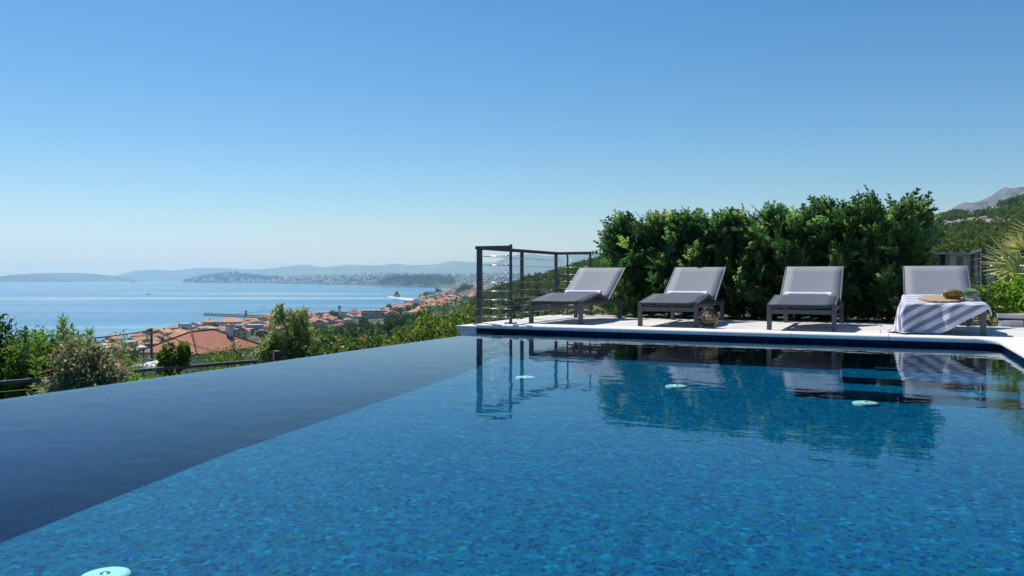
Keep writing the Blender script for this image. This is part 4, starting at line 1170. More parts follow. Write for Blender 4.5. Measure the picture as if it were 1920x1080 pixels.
shrub(225, 9.4, 738, 70, 'small low shrub at the left end of the handrail', M['yelleaf'], 1200, .05, .026)
for (px, d, yt, w, lab, mt, n, hot) in (
        (600, 13.6, 637, 85, 'yellow green photinia shrub right of the olive tree', 'photinia', 2600, .03),
        (640, 14.2, 645, 70, 'photinia shrub with orange tips below the crane side houses', 'photinia', 2200, .07),
        (672, 14.6, 649, 60, 'dark photinia shrub under the grove', 'dkleaf', 1800, .0),
        (700, 15.0, 643, 62, 'photinia shrub in front of the slim lamp post', 'photinia', 2000, .05),
        (735, 15.4, 642, 66, 'yellowing photinia shrub in the middle of the row', 'yelleaf', 2000, .04),
        (768, 15.8, 627, 60, 'photinia shrub with red leader shoots', 'photinia', 2200, .09),
        (805, 16.4, 605, 80, 'large yellow green photinia in front of the shore town', 'yelleaf', 3400, .04),
        (848, 17.0, 603, 80, 'large photinia with orange tips near the parapet', 'yelleaf', 3400, .07),
        (800, 20.0, 581, 90, 'tall dark green photinia behind the row', 'photinia', 3400, .01),
        (855, 20.5, 575, 90, 'tall dark green photinia left of the railing corner post', 'photinia', 3600, .03),
        (890, 16.0, 607, 50, 'yellow green photinia squeezed against the parapet', 'yelleaf', 1800, .05),
        (925, 17.5, 605, 70, 'photinia seen through the railing cables', 'photinia', 2400, .05),
        (970, 19.0, 607, 80, 'dark green shrub behind the second railing post', 'photinia', 2400, .02),
        (1040, 21.0, 603, 110, 'low green shrubbery mound behind the first lounger', 'midleaf', 2400, .0),
        (565, 12.6, 664, 60, 'low photinia between olive trunk and handrail', 'photinia', 1500, .03)):
    shrub(px, d, yt, w, lab, M[mt], int(n * .85), .080, .045, hot=hot * .6)
tuft_stem('feathery_shoot', 'tallest feathery green shoot against the sea', nb(122, 12.2), top_z(596, 12.2), M['midleaf'], (.03, 0), .22, .022, 240)
tuft_stem('feathery_shoot', 'short feathery shoot left of the tallest one', nb(70, 12.0), top_z(626, 12.0), M['midleaf'], (-.04, 0), .20, .022, 190)
tuft_stem('feathery_shoot', 'drooping feathery shoot right of the tallest one', nb(168, 12.6), top_z(620, 12.6), M['midleaf'], (.06, 0), .20, .022, 210)
tuft_stem('feathery_shoot', 'thin dark shoot at the left photo edge', nb(46, 12.5), top_z(616, 12.5), M['dkleaf'], (.02, 0), .15, .030, 130)
tuft_stem('photinia_shoot', 'red tipped upright shoot in front of the shore town', nb(704, 15.2), top_z(606, 15.2), M['photinia'], (.0, 0), .10, .045, 60)
tuft_stem('photinia_shoot', 'pale upright shoot above the hedge row', nb(689, 14.8), top_z(622, 14.8), M['yelleaf'], (.02, 0), .10, .04, 60)
tuft_stem('photinia_shoot', 'red leader shoot beside the railing corner post', nb(876, 16.8), top_z(556, 16.8), M['yelleaf'], (.0, 0), .11, .045, 60)

# round clumped tree before the tiled house
d = 13.5
root = empty('round_leaf_tree', nb(322, d), 0, 'small tree with rounded leaf clumps in front of the tiled house', 'tree')
bl = []
for (px, py, r) in ((345, 652, 9), (322, 651, 8), (336, 668, 11), (318, 675, 11), (305, 668, 10), (343, 680, 10), (328, 692, 13), (305, 690, 11), (350, 664, 8)):
    p = pt(px, py, d) - nb(322, d); s = r / F * d; bl.append((p.x, random.uniform(-.15, .15), p.z, s, s, s))
P, dd = blob_points(bl, 2600, .3)
V, Q = leaves(P, dd + rand_dirs(len(P)) * .8, rand_dirs(len(P)) + np.array([0, 0, .6]), .05, .036, .1)
link('crown', np_mesh('crown', V, Q, M['midleaf'], RS.uniform(0, .85, len(P))), root)
mb = MB()
for b in bl: mb.tube([(0, 0, 0), (b[0] * .4, b[1] * .4, b[2] * .6), (b[0], b[1], b[2])], [.03, .018, .006], 6)
mb.build('trunk', M['trunk'], root, True)

# olive tree
d = 12.8
ob = nb(528, d)
root = empty('olive_tree', ob, 0, 'silvery olive tree with pale leaning trunk above the overflow edge', 'olive tree')
bl = []
for (px, py, r) in ((527, 585, 7), (532, 600, 12), (548, 606, 13), (520, 612, 10), (562, 600, 11), (545, 622, 15), (566, 616, 12), (535, 596, 9), (572, 632, 12), (552, 640, 14),
                    (508, 660, 17), (522, 650, 14), (540, 664, 15), (503, 677, 14), (528, 680, 15), (555, 672, 12), (580, 645, 10), (575, 592, 6), (518, 638, 12), (496, 664, 12)):
    p = pt(px, py, d) - ob; s = .85 * r / F * d; bl.append((p.x, random.uniform(-.22, .22), p.z, s, s, s))
P, dd = blob_points(bl, 780, .25)
T = dd * .5 + rand_dirs(len(P)) * .6 + np.array([0, 0, .5]); T /= np.linalg.norm(T, axis=1)[:, None]
k = np.repeat(np.arange(len(P)), 7); s = np.tile(np.linspace(0, 1, 7), len(P))
LP = P[k] + T[k] * (s * .10)[:, None]
V, Q = leaves(LP, T[k] * .8 + rand_dirs(len(k)) * .8, rand_dirs(len(k)), .075, .024, .05)
link('crown', np_mesh('crown', V, Q, M['olive'], np.clip(RS.beta(2, 2, len(k)), 0, 1)), root)
mb = MB()
q = [pt(522, 790, d) - ob, pt(536, 660, d) - ob, pt(545, 635, d) - ob, pt(556, 612, d) - ob, pt(552, 596, d) - ob]
q[0].z = 0
mb.tube(q, [.09, .06, .05, .035, .012], 9)
for b in bl[::2]:
    c = Vector(b[:3]); st = q[1] if b[2] < q[2].z else q[2]
    mb.tube([st, st.lerp(c, .5) + Vector((0, 0, .03)), c], [.022, .014, .005], 6)
mb.build('trunk', M['pale_bark'], root, True)
# sawn stump
sb = pt(522, 690, 12.2); sb.z = -2.1
root = empty('tree_stump', sb, 0, 'sawn off brown stump in front of the olive tree', 'stump')
a, b = Vector((0.03, 0, 0)), pt(519, 659, 12.2) - sb
mb = MB(); mb.tube([a, a.lerp(b, .6), b], [.075, .07, .06], 12); mb.build('trunk', pmat('dark_bark', (.045, .024, .014), (.09, .05, .03), 9, .9, .6, 30), root, True)
mb = MB(); mb.tube([b - (b - a).normalized() * .004, b + (b - a).normalized() * .012], [.057, .055], 12); mb.build('cut_face', pmat('sawn_wood', (.28, .17, .10), (.40, .27, .17), 20, .9), root)

# ------------------------------------------------------------------ near house, pole, lamp, awning, crane
def roof_uv(me):
    ul = me.uv_layers.new(name='UVMap')
    for p in me.polygons:
        n = p.normal; s = Vector((0, 0, 1)).cross(n); s = s.normalized() if s.length > 1e-4 else Vector((1, 0, 0)); t = n.cross(s)
        for li in p.loop_indices:
            c = me.vertices[me.loops[li].vertex_index].co; ul.data[li].uv = (c.dot(s), c.dot(t))

def hip_roof(mb, w, l, z, rise, ov=.35, gable=False):
    """ridge along y"""
    a, b = w / 2 + ov, l / 2 + ov; r = 0 if gable and True else min(a, b)
    yb = max(b - r, .15) if not gable else b
    mb.add([(-a, -b, z), (a, -b, z), (a, b, z), (-a, b, z), (0, -yb, z + rise), (0, yb, z + rise), (-a, -b, z - .15), (a, -b, z - .15), (a, b, z - .15), (-a, b, z - .15)],
           [(1, 2, 5, 4), (3, 0, 4, 5), (0, 1, 4), (2, 3, 5), (0, 6, 7, 1), (1, 7, 8, 2), (2, 8, 9, 3), (3, 9, 6, 0), (9, 8, 7, 6)])

hc = Vector((-41.9, 108.3, 0))
gz = -14.2
rz = -math.atan2(.300, .954)
H1 = empty('tiled_house', (hc.x, hc.y, gz), rz, 'cream house with a big red clay tile hip roof below the pool', 'house')
ez = -9.05 - gz
mb = MB(); mb.box(-4.2, 4.2, -6.4, 6.4, 0, ez - .15); mb.build('wall', WALLS[1], H1)
mb = MB(); hip_roof(mb, 8.4, 12.8, ez, 2.45, .45); me = mb.mesh('roof', M['near_tiles']); roof_uv(me); rf = link('roof', me, H1)
rt = pmat('ridge_tiles', (.20, .05, .035), (.28, .08, .05), 3, .8)
a_, b_ = 4.65, 6.85
yb = b_ - a_
mb = MB()
for (p, q) in (((0, -yb, ez + 2.47), (0, yb, ez + 2.47)), ((-a_, -b_, ez + .02), (0, -yb, ez + 2.47)), ((a_, -b_, ez + .02), (0, -yb, ez + 2.47)), ((-a_, b_, ez + .02), (0, yb, ez + 2.47)), ((a_, b_, ez + .02), (0, yb, ez + 2.47))):
    p, q = Vector(p), Vector(q); n = int((q - p).length / .4)
    for i in range(n):
        mb.tube([p.lerp(q, i / n), p.lerp(q, (i + 1.1) / n)], [.13, .10], 6)
mb.build('ridge_cap', rt, rf, True)
ch = MB(); ch.box(1.2, 1.9, 3.3, 4.0, ez + .5, ez + 2.9); ch.mi = 0; c_ = ch.build('chimney', WALLS[0], rf)
mb = MB(); mb.box(1.1, 2.0, 3.2, 4.1, ez + 2.903, ez + 3.05); mb.build('chimney_cap', ROOFS[1], rf)
mb = MB()
for s in (-1, 1): mb.bar((-a_, s * b_, ez - .12), (a_, s * b_, ez - .12), .12, .10); mb.bar((s * a_, -b_, ez - .12), (s * a_, b_, ez - .12), .12, .10)
mb.build('gutter', ROOFS[4], H1)
for (x0, y0) in ((4.203, -3), (4.203, 1.5)):
    mb = MB(); mb.box(x0, x0 + .06, y0, y0 + 1.2, ez - 2.2, ez - .9); mb.build('window', M['win'], H1)

d = 60
p0, p1 = pt(284, 690, d), pt(284, 615, d)
gz = ground(284, d)
up_ = empty('utility_pole', (p1.x, d, gz), 0, 'wooden utility pole with sagging cable beside the tiled roof', 'utility pole')
mb = MB(); mb.tube([(0, 0, 0), (0, 0, p1.z - gz)], [.13, .095], 10); mb.build('pole', M['wood_pole'], up_, True)
mb = MB(); mb.bar((-.22, -.1, p1.z - gz - .18), (.1, -.1, p1.z - gz - .18), .06, .08)
for x in (-.2, -.08): mb.lathe([(.03, -.05), (.05, 0), (.03, .08), (.01, .1)], 8, Matrix.Translation((x, -.1, p1.z - gz - .12)))
mb.build('insulator_bracket', M['cable'], up_, True)
def wire(name, label, a, b, sag, r):
    pts_ = [a.lerp(b, t) - Vector((0, 0, sag * 4 * t * (1 - t))) for t in np.linspace(0, 1, 16)]
    mb = MB(); mb.tube(pts_, r, 5); tag(mb.build(name, M['cable'], None, True), label, 'cable')
wire('overhead_cable', 'thick black cable sagging left from the utility pole', p1 + Vector((-.15, -.1, -.2)), pt(-120, 652, 48), .25, .05)
wire('overhead_cable', 'thin lower cable running left below the thick one', p1 + Vector((0, -.12, -1.0)), pt(-120, 676, 50), .4, .03)
wire('overhead_cable', 'thin cable running right from the utility pole over the tiled roof', p1 + Vector((.05, .1, -.2)), pt(560, 668, 95), 1.0, .03)

d = 75; gz = ground(267, d); tp = pt(267, 652, d)
sl = empty('street_lamp', (tp.x, d, gz), 0, 'street lamp with white dome shade left of the utility pole', 'street lamp')
mb = MB(); mb.tube([(.12, 0, 0), (.12, 0, tp.z - gz + .1)], [.09, .07], 8); mb.build('pole', M['frame'], sl, True)
mb = MB(); mb.lathe([(.01, .20), (.25, .17), (.45, .06), (.50, -.05), (.46, -.06)], 20, Matrix.Translation((-.05, 0, tp.z - gz))); mb.build('lamp_shade', pmat('white_lamp', (.8, .8, .8), (.85, .85, .85), 1, .4), sl, True)
d = 300; gz = ground(672, d); tp = pt(672, 617, d)
sl = empty('street_lamp', (tp.x, d, gz), 0, 'slim pale lamp post in front of the grove', 'street lamp')
mb = MB(); mb.tube([(0, 0, 0), (0, 0, tp.z - gz)], [.28, .2], 8); mb.build('pole', WALLS[2], sl, True)
mb = MB(); mb.box(-.4, .6, -.3, .3, tp.z - gz, tp.z - gz + .5); mb.build('lamp_head', WALLS[0], sl)

# white vaulted awning
d = 46.0
a0, a1 = pt(214, 700, d), pt(292, 694, d)
aw = empty('awning', ((a0.x + a1.x) / 2, d, ground(250, d)), 0, 'white vaulted awning behind the handrail', 'awning')
hz = EYE - (700 - HY) / F * d - ground(250, d); wd = (a1.x - a0.x) / 2
mb = MB(); vs = []; fs = []
for j in range(2):
    for i in range(15):
        t = -1 + 2 * i / 14; vs.append((wd * t, j * 3.2, hz + .42 * (1 - t * t)))
for i in range(14): fs.append((i, i + 1, 16 + i, 15 + i))
mb.add(vs, fs); o = mb.build('canopy', pmat('white_canvas', (.72, .71, .68), (.8, .79, .77), 2, .8), aw, True)
md = o.modifiers.new('thick', 'SOLIDIFY'); md.thickness = .05
for sx in (-1, 1):
    for y in (.1, 3.1):
        mb = MB(); mb.tube([(sx * wd * .97, y, 0), (sx * wd * .97, y, hz + .02)], .04, 8); mb.build('post', M['frame'], aw)

# tower crane
d = 300.0
gz = ground(511, d); tp = pt(511, 584, d)
crn = empty('tower_crane', (tp.x, d, gz), 0, 'orange tower crane with long jib over the shore houses', 'crane')
jz = EYE - (599 - HY) / F * d - gz; H_ = tp.z - gz
mb = MB()
hw_ = .75
for sx in (-1, 1):
    for sy in (-1, 1): mb.bar((sx * hw_, sy * hw_, 0), (sx * hw_, sy * hw_, jz), .34, .34, (1, 0, 0))
z = 0; k = 0
while z < jz - 1.4:
    for sy in (-1, 1):
        s = 1 if k % 2 else -1
        mb.bar((-s * hw_, sy * hw_, z), (s * hw_, sy * hw_, z + 1.4), .14, .14, (0, 1, 0)); mb.bar((sy * hw_, -s * hw_, z), (sy * hw_, s * hw_, z + 1.4), .14, .14, (1, 0, 0)); 
        mb.bar((-hw_, sy * hw_, z), (hw_, sy * hw_, z), .14, .14, (0, 1, 0))
    z += 1.4; k += 1
mb.build('mast', M['crane'], crn)
tip = pt(382, 591, d * .93) - Vector((tp.x, d, gz))
root_ = Vector((-.9, 0, jz + .4))
mb = MB(); dirv = (tip - root_); L = dirv.length; n = 22
for k in range(n):
    a, b = root_ + dirv * (k / n), root_ + dirv * ((k + 1) / n)
    u1 = Vector((0, 0, .85 * (1 - .3 * k / n))); m_ = (a + b) / 2
    mb.bar(a, b, .32, .30); mb.bar(a + u1, b + u1, .26, .26); mb.bar(a, m_ + u1, .16, .16); mb.bar(m_ + u1, b, .16, .16)
mb.build('jib', M['crane'], crn)
mb = MB(); mb.bar((0, 0, jz), (0, 0, H_ + .6), .5, .5, (1, 0, 0)); mb.box(-.9, .9, -.9, .9, jz - .1, jz + .6); mb.build('tower_head', M['crane'], crn)
mb = MB(); mb.bar((.9, 0, jz + .5), (7, 1.0, jz + .2), .5, .4); mb.box(5.6, 7.2, .3, 1.7, jz - 1.2, jz + .05); mb.build('counter_jib', M['crane'], crn)
mb = MB(); mb.tube([(0, 0, H_ + .5), root_ + dirv * .55 + Vector((0, 0, .8))], .05, 5); mb.tube([(0, 0, H_ + .5), (7, 1, jz + .3)], .05, 5); mb.build('tie_rod', M['cable'], crn)

# lattice pylon at the shore
d = 870; gz = ground(461, d); tz = pt(461, 583, d).z - gz
py_ = empty('lattice_mast', (pt(461, 583, d).x, d, gz), 0, 'thin grey lattice mast on the shore left of the crane', 'mast')
mb = MB()
for sx in (-1, 1):
    for sy in (-1, 1): mb.bar((sx * 2.2, sy * 2.2, 0), (sx * .35, sy * .35, tz), .35, .35, (1, 0, 0))
for k in range(5):
    t0, t1 = k / 5, (k + 1) / 5; w0, w1 = 2.2 - 1.85 * t0, 2.2 - 1.85 * t1
    for sy in (-1, 1): mb.bar((-w0, sy * w0, tz * t0), (w1, sy * w1, tz * t1), .25, .25, (0, 1, 0)); mb.bar((w0, sy * w0, tz * t0), (-w1, sy * w1, tz * t1), .25, .25, (0, 1, 0))
mb.build('lattice', M['frame'], py_)
mb = MB(); mb.bar((-2, 0, tz), (2, 0, tz), .5, .6); mb.build('cross_arm', M['frame'], py_)

# ------------------------------------------------------------------ the shore town
RN = ['orange', 'red', 'ochre', 'grey', 'brown']; WN = ['white', 'cream', 'grey', 'sand', 'dark']
def house_at(px, d, w, l, h, rise, roof, wall, kind, rz, name='house', label=None, group=None, windows=0):
    X = (px - HX) / F * d; gz = ground(px, d)
    root = empty(name, (X, d, gz - 1.0), rz, label, 'house', group)
    h += 1.0
    mb = MB(); mb.box(-w / 2, w / 2, -l / 2, l / 2, -4, h)
    if kind == 'gable':
        mb.add([(-w / 2, -l / 2, h), (w / 2, -l / 2, h), (0, -l / 2, h + rise * .96), (-w / 2, l / 2, h), (w / 2, l / 2, h), (0, l / 2, h + rise * .96)], [(0, 1, 2), (4, 3, 5)])
    mb.build('wall', WALLS[wall], root)
    mb = MB()
    if kind == 'flat': mb.box(-w / 2 - .3, w / 2 + .3, -l / 2 - .3, l / 2 + .3, h + .002, h + .5)
    else: hip_roof(mb, w, l, h + .15, rise, .5, kind == 'gable')
    rf = mb.build('roof', ROOFS[roof], root)
    if kind != 'flat' and w > 9 and random.random() < .6:
        mb = MB(); mb.box(w * .12, w * .12 + .9, -l * .1, -l * .1 + .9, h + rise * .3, h + rise + .9); mb.build('chimney', WALLS[wall], rf)
    if windows:
        st = max(1, int((h - 1) / 2.8)); nwx = max(1, int(w / 4.0)); nwy = max(1, int(l / 4.0))
        for s in range(st):
            z = 1.0 + 1.0 + 2.8 * s
            for i in range(nwx):
                x = -w / 2 + w * (i + .5) / nwx
                mb = MB(); mb.box(x - .65, x + .65, -l / 2 - .06, -l / 2 - .004, z, z + 1.4); mb.build('window', M['win'], root)
            for sx in (-1, 1):
                for i in range(nwy):
                    y = -l / 2 + l * (i + .5) / nwy
                    a = sx * w / 2
                    mb = MB(); mb.box(min(a + sx * .004, a + sx * .06), max(a + sx * .004, a + sx * .06), y - .6, y + .6, z, z + 1.4); mb.build('window', M['win'], root)
    return root
USED = []
SHORE_X = [100, 180, 262, 340, 440, 560, 640, 740, 790, 830, 850, 880, 920, 1000]
SHORE_D = [580, 612, 664, 795, 886, 1005, 1094, 1380, 2250, 2850, 3600, 3900, 3900, 3900]
HERO = [  # px, base row, width px, wall px, roof px, roof, wall, kind, label
 (264, 641, 26, 9, 7, 0, 2, 'hip', 'grey house with orange hip roof just left of the utility pole top'),
 (303, 634, 34, 10, 7, 0, 2, 'gable', 'long grey house with orange roof right of the utility pole'),
 (254, 654, 27, 8, 6, 0, 1, 'hip', 'cream house with orange hip roof above the street lamp'),
 (312, 643, 21, 6, 5, 0, 3, 'hip', 'small sand house with orange roof right above the tiled roof corner'),
 (338, 638, 24, 11, 4, 0, 0, 'gable', 'white house with dark windows above the tiled roof'),
 (333, 621, 24, 7, 5, 2, 2, 'hip', 'grey house with bright ochre roof on the shore'),
 (321, 615, 24, 5, 5, 1, 2, 'hip', 'grey house with dull red roof touching the sea line'),
 (367, 617, 21, 9, 4, 3, 0, 'gable', 'white gabled house with grey roof on the shore'),
 (391, 612, 26, 8, 5, 0, 2, 'hip', 'grey house with orange hip roof left of the big white one'),
 (433, 615, 44, 12, 8, 0, 0, 'hip', 'big white house with broad orange roof below the crane jib'),
 (470, 606, 30, 7, 6, 2, 3, 'hip', 'ochre house with scaffolded orange roof beside the lattice mast'),
 (503, 604, 38, 9, 7, 0, 2, 'hip', 'grey house with wide orange roof left of the olive tree'),
 (457, 630, 30, 12, 2, 3, 4, 'flat', 'dark flat roofed cube building with pale roof slab'),
 (478, 622, 28, 12, 1, 3, 2, 'flat', 'grey flat roofed house right of the dark cube building'),
 (422, 623, 9, 10, 1, 3, 3, 'flat', 'small sand coloured tower house below the big white house'),
 (235, 667, 28, 10, 6, 0, 1, 'hip', 'cream house with orange roof left of the street lamp'),
 (206, 649, 26, 8, 4, 2, 0, 'hip', 'white house with ochre roof at the left end of the town'),
 (230, 682, 24, 6, 3, 3, 2, 'flat', 'grey flat roofed house below the street lamp'),
 (258, 679, 20, 6, 7, 0, 1, 'gable', 'small house with bright orange gable roof by the lamp foot'),
 (218, 696, 26, 6, 12, 0, 1, 'hip', 'orange roofed house half hidden by the red tipped shrub'),
 (178, 655, 22, 8, 3, 3, 0, 'flat', 'white flat roofed house behind the feathery shoots'),
 (581, 608, 28, 11, 9, 1, 2, 'gable', 'grey house with long red roof right of the olive tree'),
 (602, 615, 23, 11, 5, 0, 3, 'gable', 'sand house with orange gable roof behind the shrubs'),
 (619, 606, 25, 8, 7, 0, 0, 'hip', 'white house with orange hip roof left of the round tower'),
 (603, 594, 28, 8, 1, 3, 2, 'flat', 'long grey flat roofed block on the shore'),
 (650, 602, 26, 9, 4, 3, 0, 'gable', 'bright white gabled house at the foot of the round tower'),
 (663, 598, 26, 10, 9, 2, 1, 'hip', 'cream house with pointed orange roof right of the round tower'),
 (686, 597, 18, 13, 5, 0, 1, 'hip', 'tall cream house with small orange hip roof'),
 (638, 618, 26, 7, 6, 1, 2, 'hip', 'grey house with red hip roof in front of the round tower'),
 (735, 598, 28, 10, 6, 0, 3, 'gable', 'stone house with tall gable right of the apartment block'),
 (748, 581, 22, 5, 5, 1, 2, 'hip', 'grey house with red hip roof near the sand spit'),
 (788, 591, 28, 10, 4, 0, 2, 'hip', 'grey house with orange roof left of the tall photinia'),
 (730, 588, 24, 5, 5, 0, 2, 'hip', 'low grey house with orange roof behind the stone gable'),
 (738, 631, 31, 12, 1, 3, 2, 'flat', 'grey flat roofed house standing in the grove'),
 (677, 609, 12, 5, 1, 3, 0, 'flat', 'small white shed beside the pale track'),
 (768, 577, 30, 5, 5, 1, 1, 'hip', 'cream house with red roof behind the sand spit root'),
 (712, 592, 18, 5, 4, 0, 2, 'hip', 'small grey house with orange roof behind the apartment block'),
]
for (px, yb, wpx, hpx, rpx, rf, wl, kd, lab) in HERO:
    d = solve_d(px, yb)
    if px < 780: d = min(d, .965 * float(np.interp(px, SHORE_X, SHORE_D)))
    w = wpx / F * d * .92; h = max(2.5, hpx / F * d); rise = max(.8, rpx / F * d)
    house_at(px, d, w, w * random.uniform(.75, 1.0), h, rise, rf, wl, kd, random.uniform(-.35, .25), label=lab, windows=1 if d < 1100 else 0)
    USED.append(((px - HX) / F * d, d, w * .62))

# round tower and apartment block
d = solve_d(636.5, 598); gz = ground(636.5, d); X = (636.5 - HX) / F * d
tw = empty('round_tower', (X, d, gz), 0, 'tall slim round tower with dark crown on the shore', 'tower')
Ht = 25 / F * d; rr0 = 2.9 / F * d
mb = MB(); mb.lathe([(rr0 * 1.05, -4), (rr0 * .95, Ht * .86)], 20); mb.build('shaft', WALLS[0], tw, True)
mb = MB(); mb.lathe([(rr0 * 1.12, Ht * .86), (rr0 * 1.12, Ht * .93), (rr0 * .9, Ht * .935)], 20); mb.build('gallery', M['win'], tw, True)
mb = MB(); mb.lathe([(rr0 * 1.18, Ht * .935), (rr0 * 1.18, Ht * .99), (.01, Ht)], 20); mb.build('cap', WALLS[0], tw, True)
USED.append((X, d, 8))
d = solve_d(701, 598); gz = ground(701, d); X = (701 - HX) / F * d
ab = empty('apartment_block', (X, d, gz - 1), .12, 'four storey apartment block with balconies behind the grove', 'apartment block')
W_ = 46 / F * d; st = 15 / F * d / 4
mb = MB(); mb.box(-W_ / 2, W_ / 2, 0, 12, -4, 4 * st + 1); mb.build('wall', WALLS[2], ab)
mb = MB(); mb.box(-W_ / 2 - .3, W_ / 2 + .3, -.3, 12.3, 4 * st + 1.003, 4 * st + 1.6); mb.build('roof', ROOFS[3], ab)
for s in range(4):
    for k in range(4):
        x = -W_ / 2 + W_ * (k + .5) / 4; z = 1 + s * st
        mb = MB(); mb.box(x - W_ * .085, x + W_ * .085, -.06, -.003, z + .6, z + st * .85); wn = mb.build('window', M['win'], ab)
        mb = MB(); mb.box(x - W_ * .1, x + W_ * .1, -1.5, -.064, z + .1, z + .9); mb.build('balcony', WALLS[(s + k) % 3], ab)
USED.append((X, d, W_ * .6))

def free(X, d, r):
    return all((X - a) ** 2 + (d - b) ** 2 > (r + c) ** 2 for a, b, c in USED)
protos = {}
def small_house(kind, roof, wall):
    key = (kind, roof, wall)
    if key in protos: return dup(protos[key])
    r = empty('house')
    w, l, h = {'hip': (11, 12, 6), 'gable': (9, 12, 5.5), 'flat': (11, 11, 8)}[kind]
    mb = MB(); mb.box(-w / 2, w / 2, -l / 2, l / 2, -5, h)
    if kind == 'gable': mb.add([(-w / 2, -l / 2, h), (w / 2, -l / 2, h), (0, -l / 2, h + 2.4), (-w / 2, l / 2, h), (w / 2, l / 2, h), (0, l / 2, h + 2.4)], [(0, 1, 2), (4, 3, 5)])
    mb.build('wall', WALLS[wall], r)
    mb = MB()
    if kind == 'flat': mb.box(-w / 2 - .3, w / 2 + .3, -l / 2 - .3, l / 2 + .3, h + .002, h + .5)
    else: hip_roof(mb, w, l, h + .15, 2.6, .5, kind == 'gable')
    mb.build('roof', ROOFS[roof], r)
    for x in (-.27, .27):
        mb = MB(); mb.box(w * x - .7, w * x + .7, -l / 2 - .06, -l / 2 - .004, h - 2.4, h - .9); mb.build('window', M['win'], r)
        mb = MB(); mb.box(w * x - .7, w * x + .7, -l / 2 - .06, -l / 2 - .004, h - 5, h - 3.6); mb.build('window', M['win'], r)
    protos[key] = r
    return r
WHERE = {0: 'on the shore between utility pole and olive tree', 1: 'in the town around the round tower', 2: 'in the dense town beyond the sand spit', 3: 'in the valley seen through the railing cables'}
cnt = 0
TREES = []
for zone, (a, b, n, fr0, fr1) in enumerate(((185, 540, 62, .62, .965), (545, 775, 64, .66, .965), (775, 905, 175, .30, .97), (905, 1010, 40, .22, .9))):
    made = tries = 0
    while made < n and tries < n * 60:
        tries += 1
        px = random.uniform(a, b); sd = float(np.interp(px, SHORE_X, SHORE_D)); d = sd * random.uniform(fr0, fr1)
        if zone == 3: d = random.uniform(850, 3000)
        if zone == 2 and d < 760: continue
        X = (px - HX) / F * d
        z = ground(px, d) + d * d / RE2
        if z < -48.6 or not free(X, d, 6.5 if zone > 1 else 4.6): continue
        kind = random.choice(['hip', 'hip', 'hip', 'gable', 'gable', 'flat']); rf = random.choice([0, 0, 0, 1, 1, 2]) if kind != 'flat' else 3; wl = random.choice([0, 0, 1, 1, 2])
        o = small_house(kind, rf, wl)
        s = random.uniform(.8, 1.2) * (.72 if zone < 2 else 1.0)
        o.location = (X, d, ground(px, d) - .6); o.rotation_euler = (0, 0, random.uniform(-.6, .6)); o.scale = (s, s * random.uniform(.85, 1.2), s * random.uniform(.85, 1.3))
        rname = {'hip': 'hip roof', 'gable': 'gable roof', 'flat': 'flat roof'}[kind]
        tag(o, 'small %s house with %s %s %s' % (WN[wl], RN[rf], rname, WHERE[zone]), 'house', 'houses of the shore town')
        USED.append((X, d, 6.2 * s)); made += 1

# trees of the town and the grove
def tree_proto(seed, squat=1.0):
    rs = np.random.RandomState(seed)
    bl = [(0, 0, 4.2, 2.6, 2.6, 2.2 * squat)] + [(rs.uniform(-1.7, 1.7), rs.uniform(-1.7, 1.7), 4 + rs.uniform(-1, 1.6), rs.uniform(1.1, 1.8), rs.uniform(1.1, 1.8), rs.uniform(.9, 1.5) * squat) for _ in range(5)]
    P, dd = blob_points(bl, 420, .5)
    V, Q = leaves(P, dd * .4 + rand_dirs(len(P)), dd + rand_dirs(len(P)) * .6, RS.uniform(.6, 1.2, len(P)), .75, .1)
    r = empty('tree')
    link('crown', np_mesh('crown', V, Q, M['treecrown'], RS.uniform(0, 1, len(P))), r)
    mb = MB(); mb.tube([(0, 0, -1.5), (.1, 0, 2), (0, .1, 4.5)], [.32, .22, .08], 7); mb.build('trunk', M['trunk'], r, True)
    return r
TP = [tree_proto(s, q) for s, q in ((1, 1), (2, .8), (3, 1.1), (4, .9))]
tp_used = [False] * 4
def tree_at(px, d, s, label, group):
    k = random.randrange(4)
    o = TP[k] if not tp_used[k] else dup(TP[k]); tp_used[k] = True
    o.location = ((px - HX) / F * d, d, ground(px, d) - .4); o.rotation_euler = (0, 0, random.uniform(0, 6)); o.scale = (s, s, s * random.uniform(.85, 1.15))
    tag(o, label, 'tree', group)
for _ in range(62):
    px, d = random.uniform(640, 800), random.uniform(280, 640)
    X = (px - HX) / F * d
    if not free(X, d, 3): continue
    tree_at(px, d, random.uniform(.8, 1.35), 'dark green tree of the dense grove behind the photinia row', 'trees of the grove')
for _ in range(70):
    px = random.uniform(190, 640); sd = float(np.interp(px, SHORE_X, SHORE_D)); d = sd * random.uniform(.2, .9)
    X = (px - HX) / F * d
    if d < 140 or not free(X, d, 4): continue
    tree_at(px, d, random.uniform(.6, 1.1), 'dark green tree between the houses of the shore town', 'trees between the shore houses')
for _ in range(60):
    px = random.uniform(720, 905); sd = float(np.interp(px, SHORE_X, SHORE_D)); d = sd * random.uniform(.42, .98)
    X = (px - HX) / F * d
    if ground(px, d) + d * d / RE2 < -48.8 or not free(X, d, 3): continue
    tree_at(px, d, random.uniform(.7, 1.6), 'dark tree in the town beyond the sand spit', 'trees of the far town')
for px, yb, s in ((822, 553, 2.6), (868, 548, 3.2), (872, 546, 3.4), (878, 546, 3.0), (884, 545, 2.8), (862, 549, 2.6), (803, 558, 2.2), (797, 559, 2.0)):
    tree_at(px, solve_d(px, yb, 900), s, 'large dark tree on the wooded shore knoll beside the bay', 'trees of the wooded knoll')
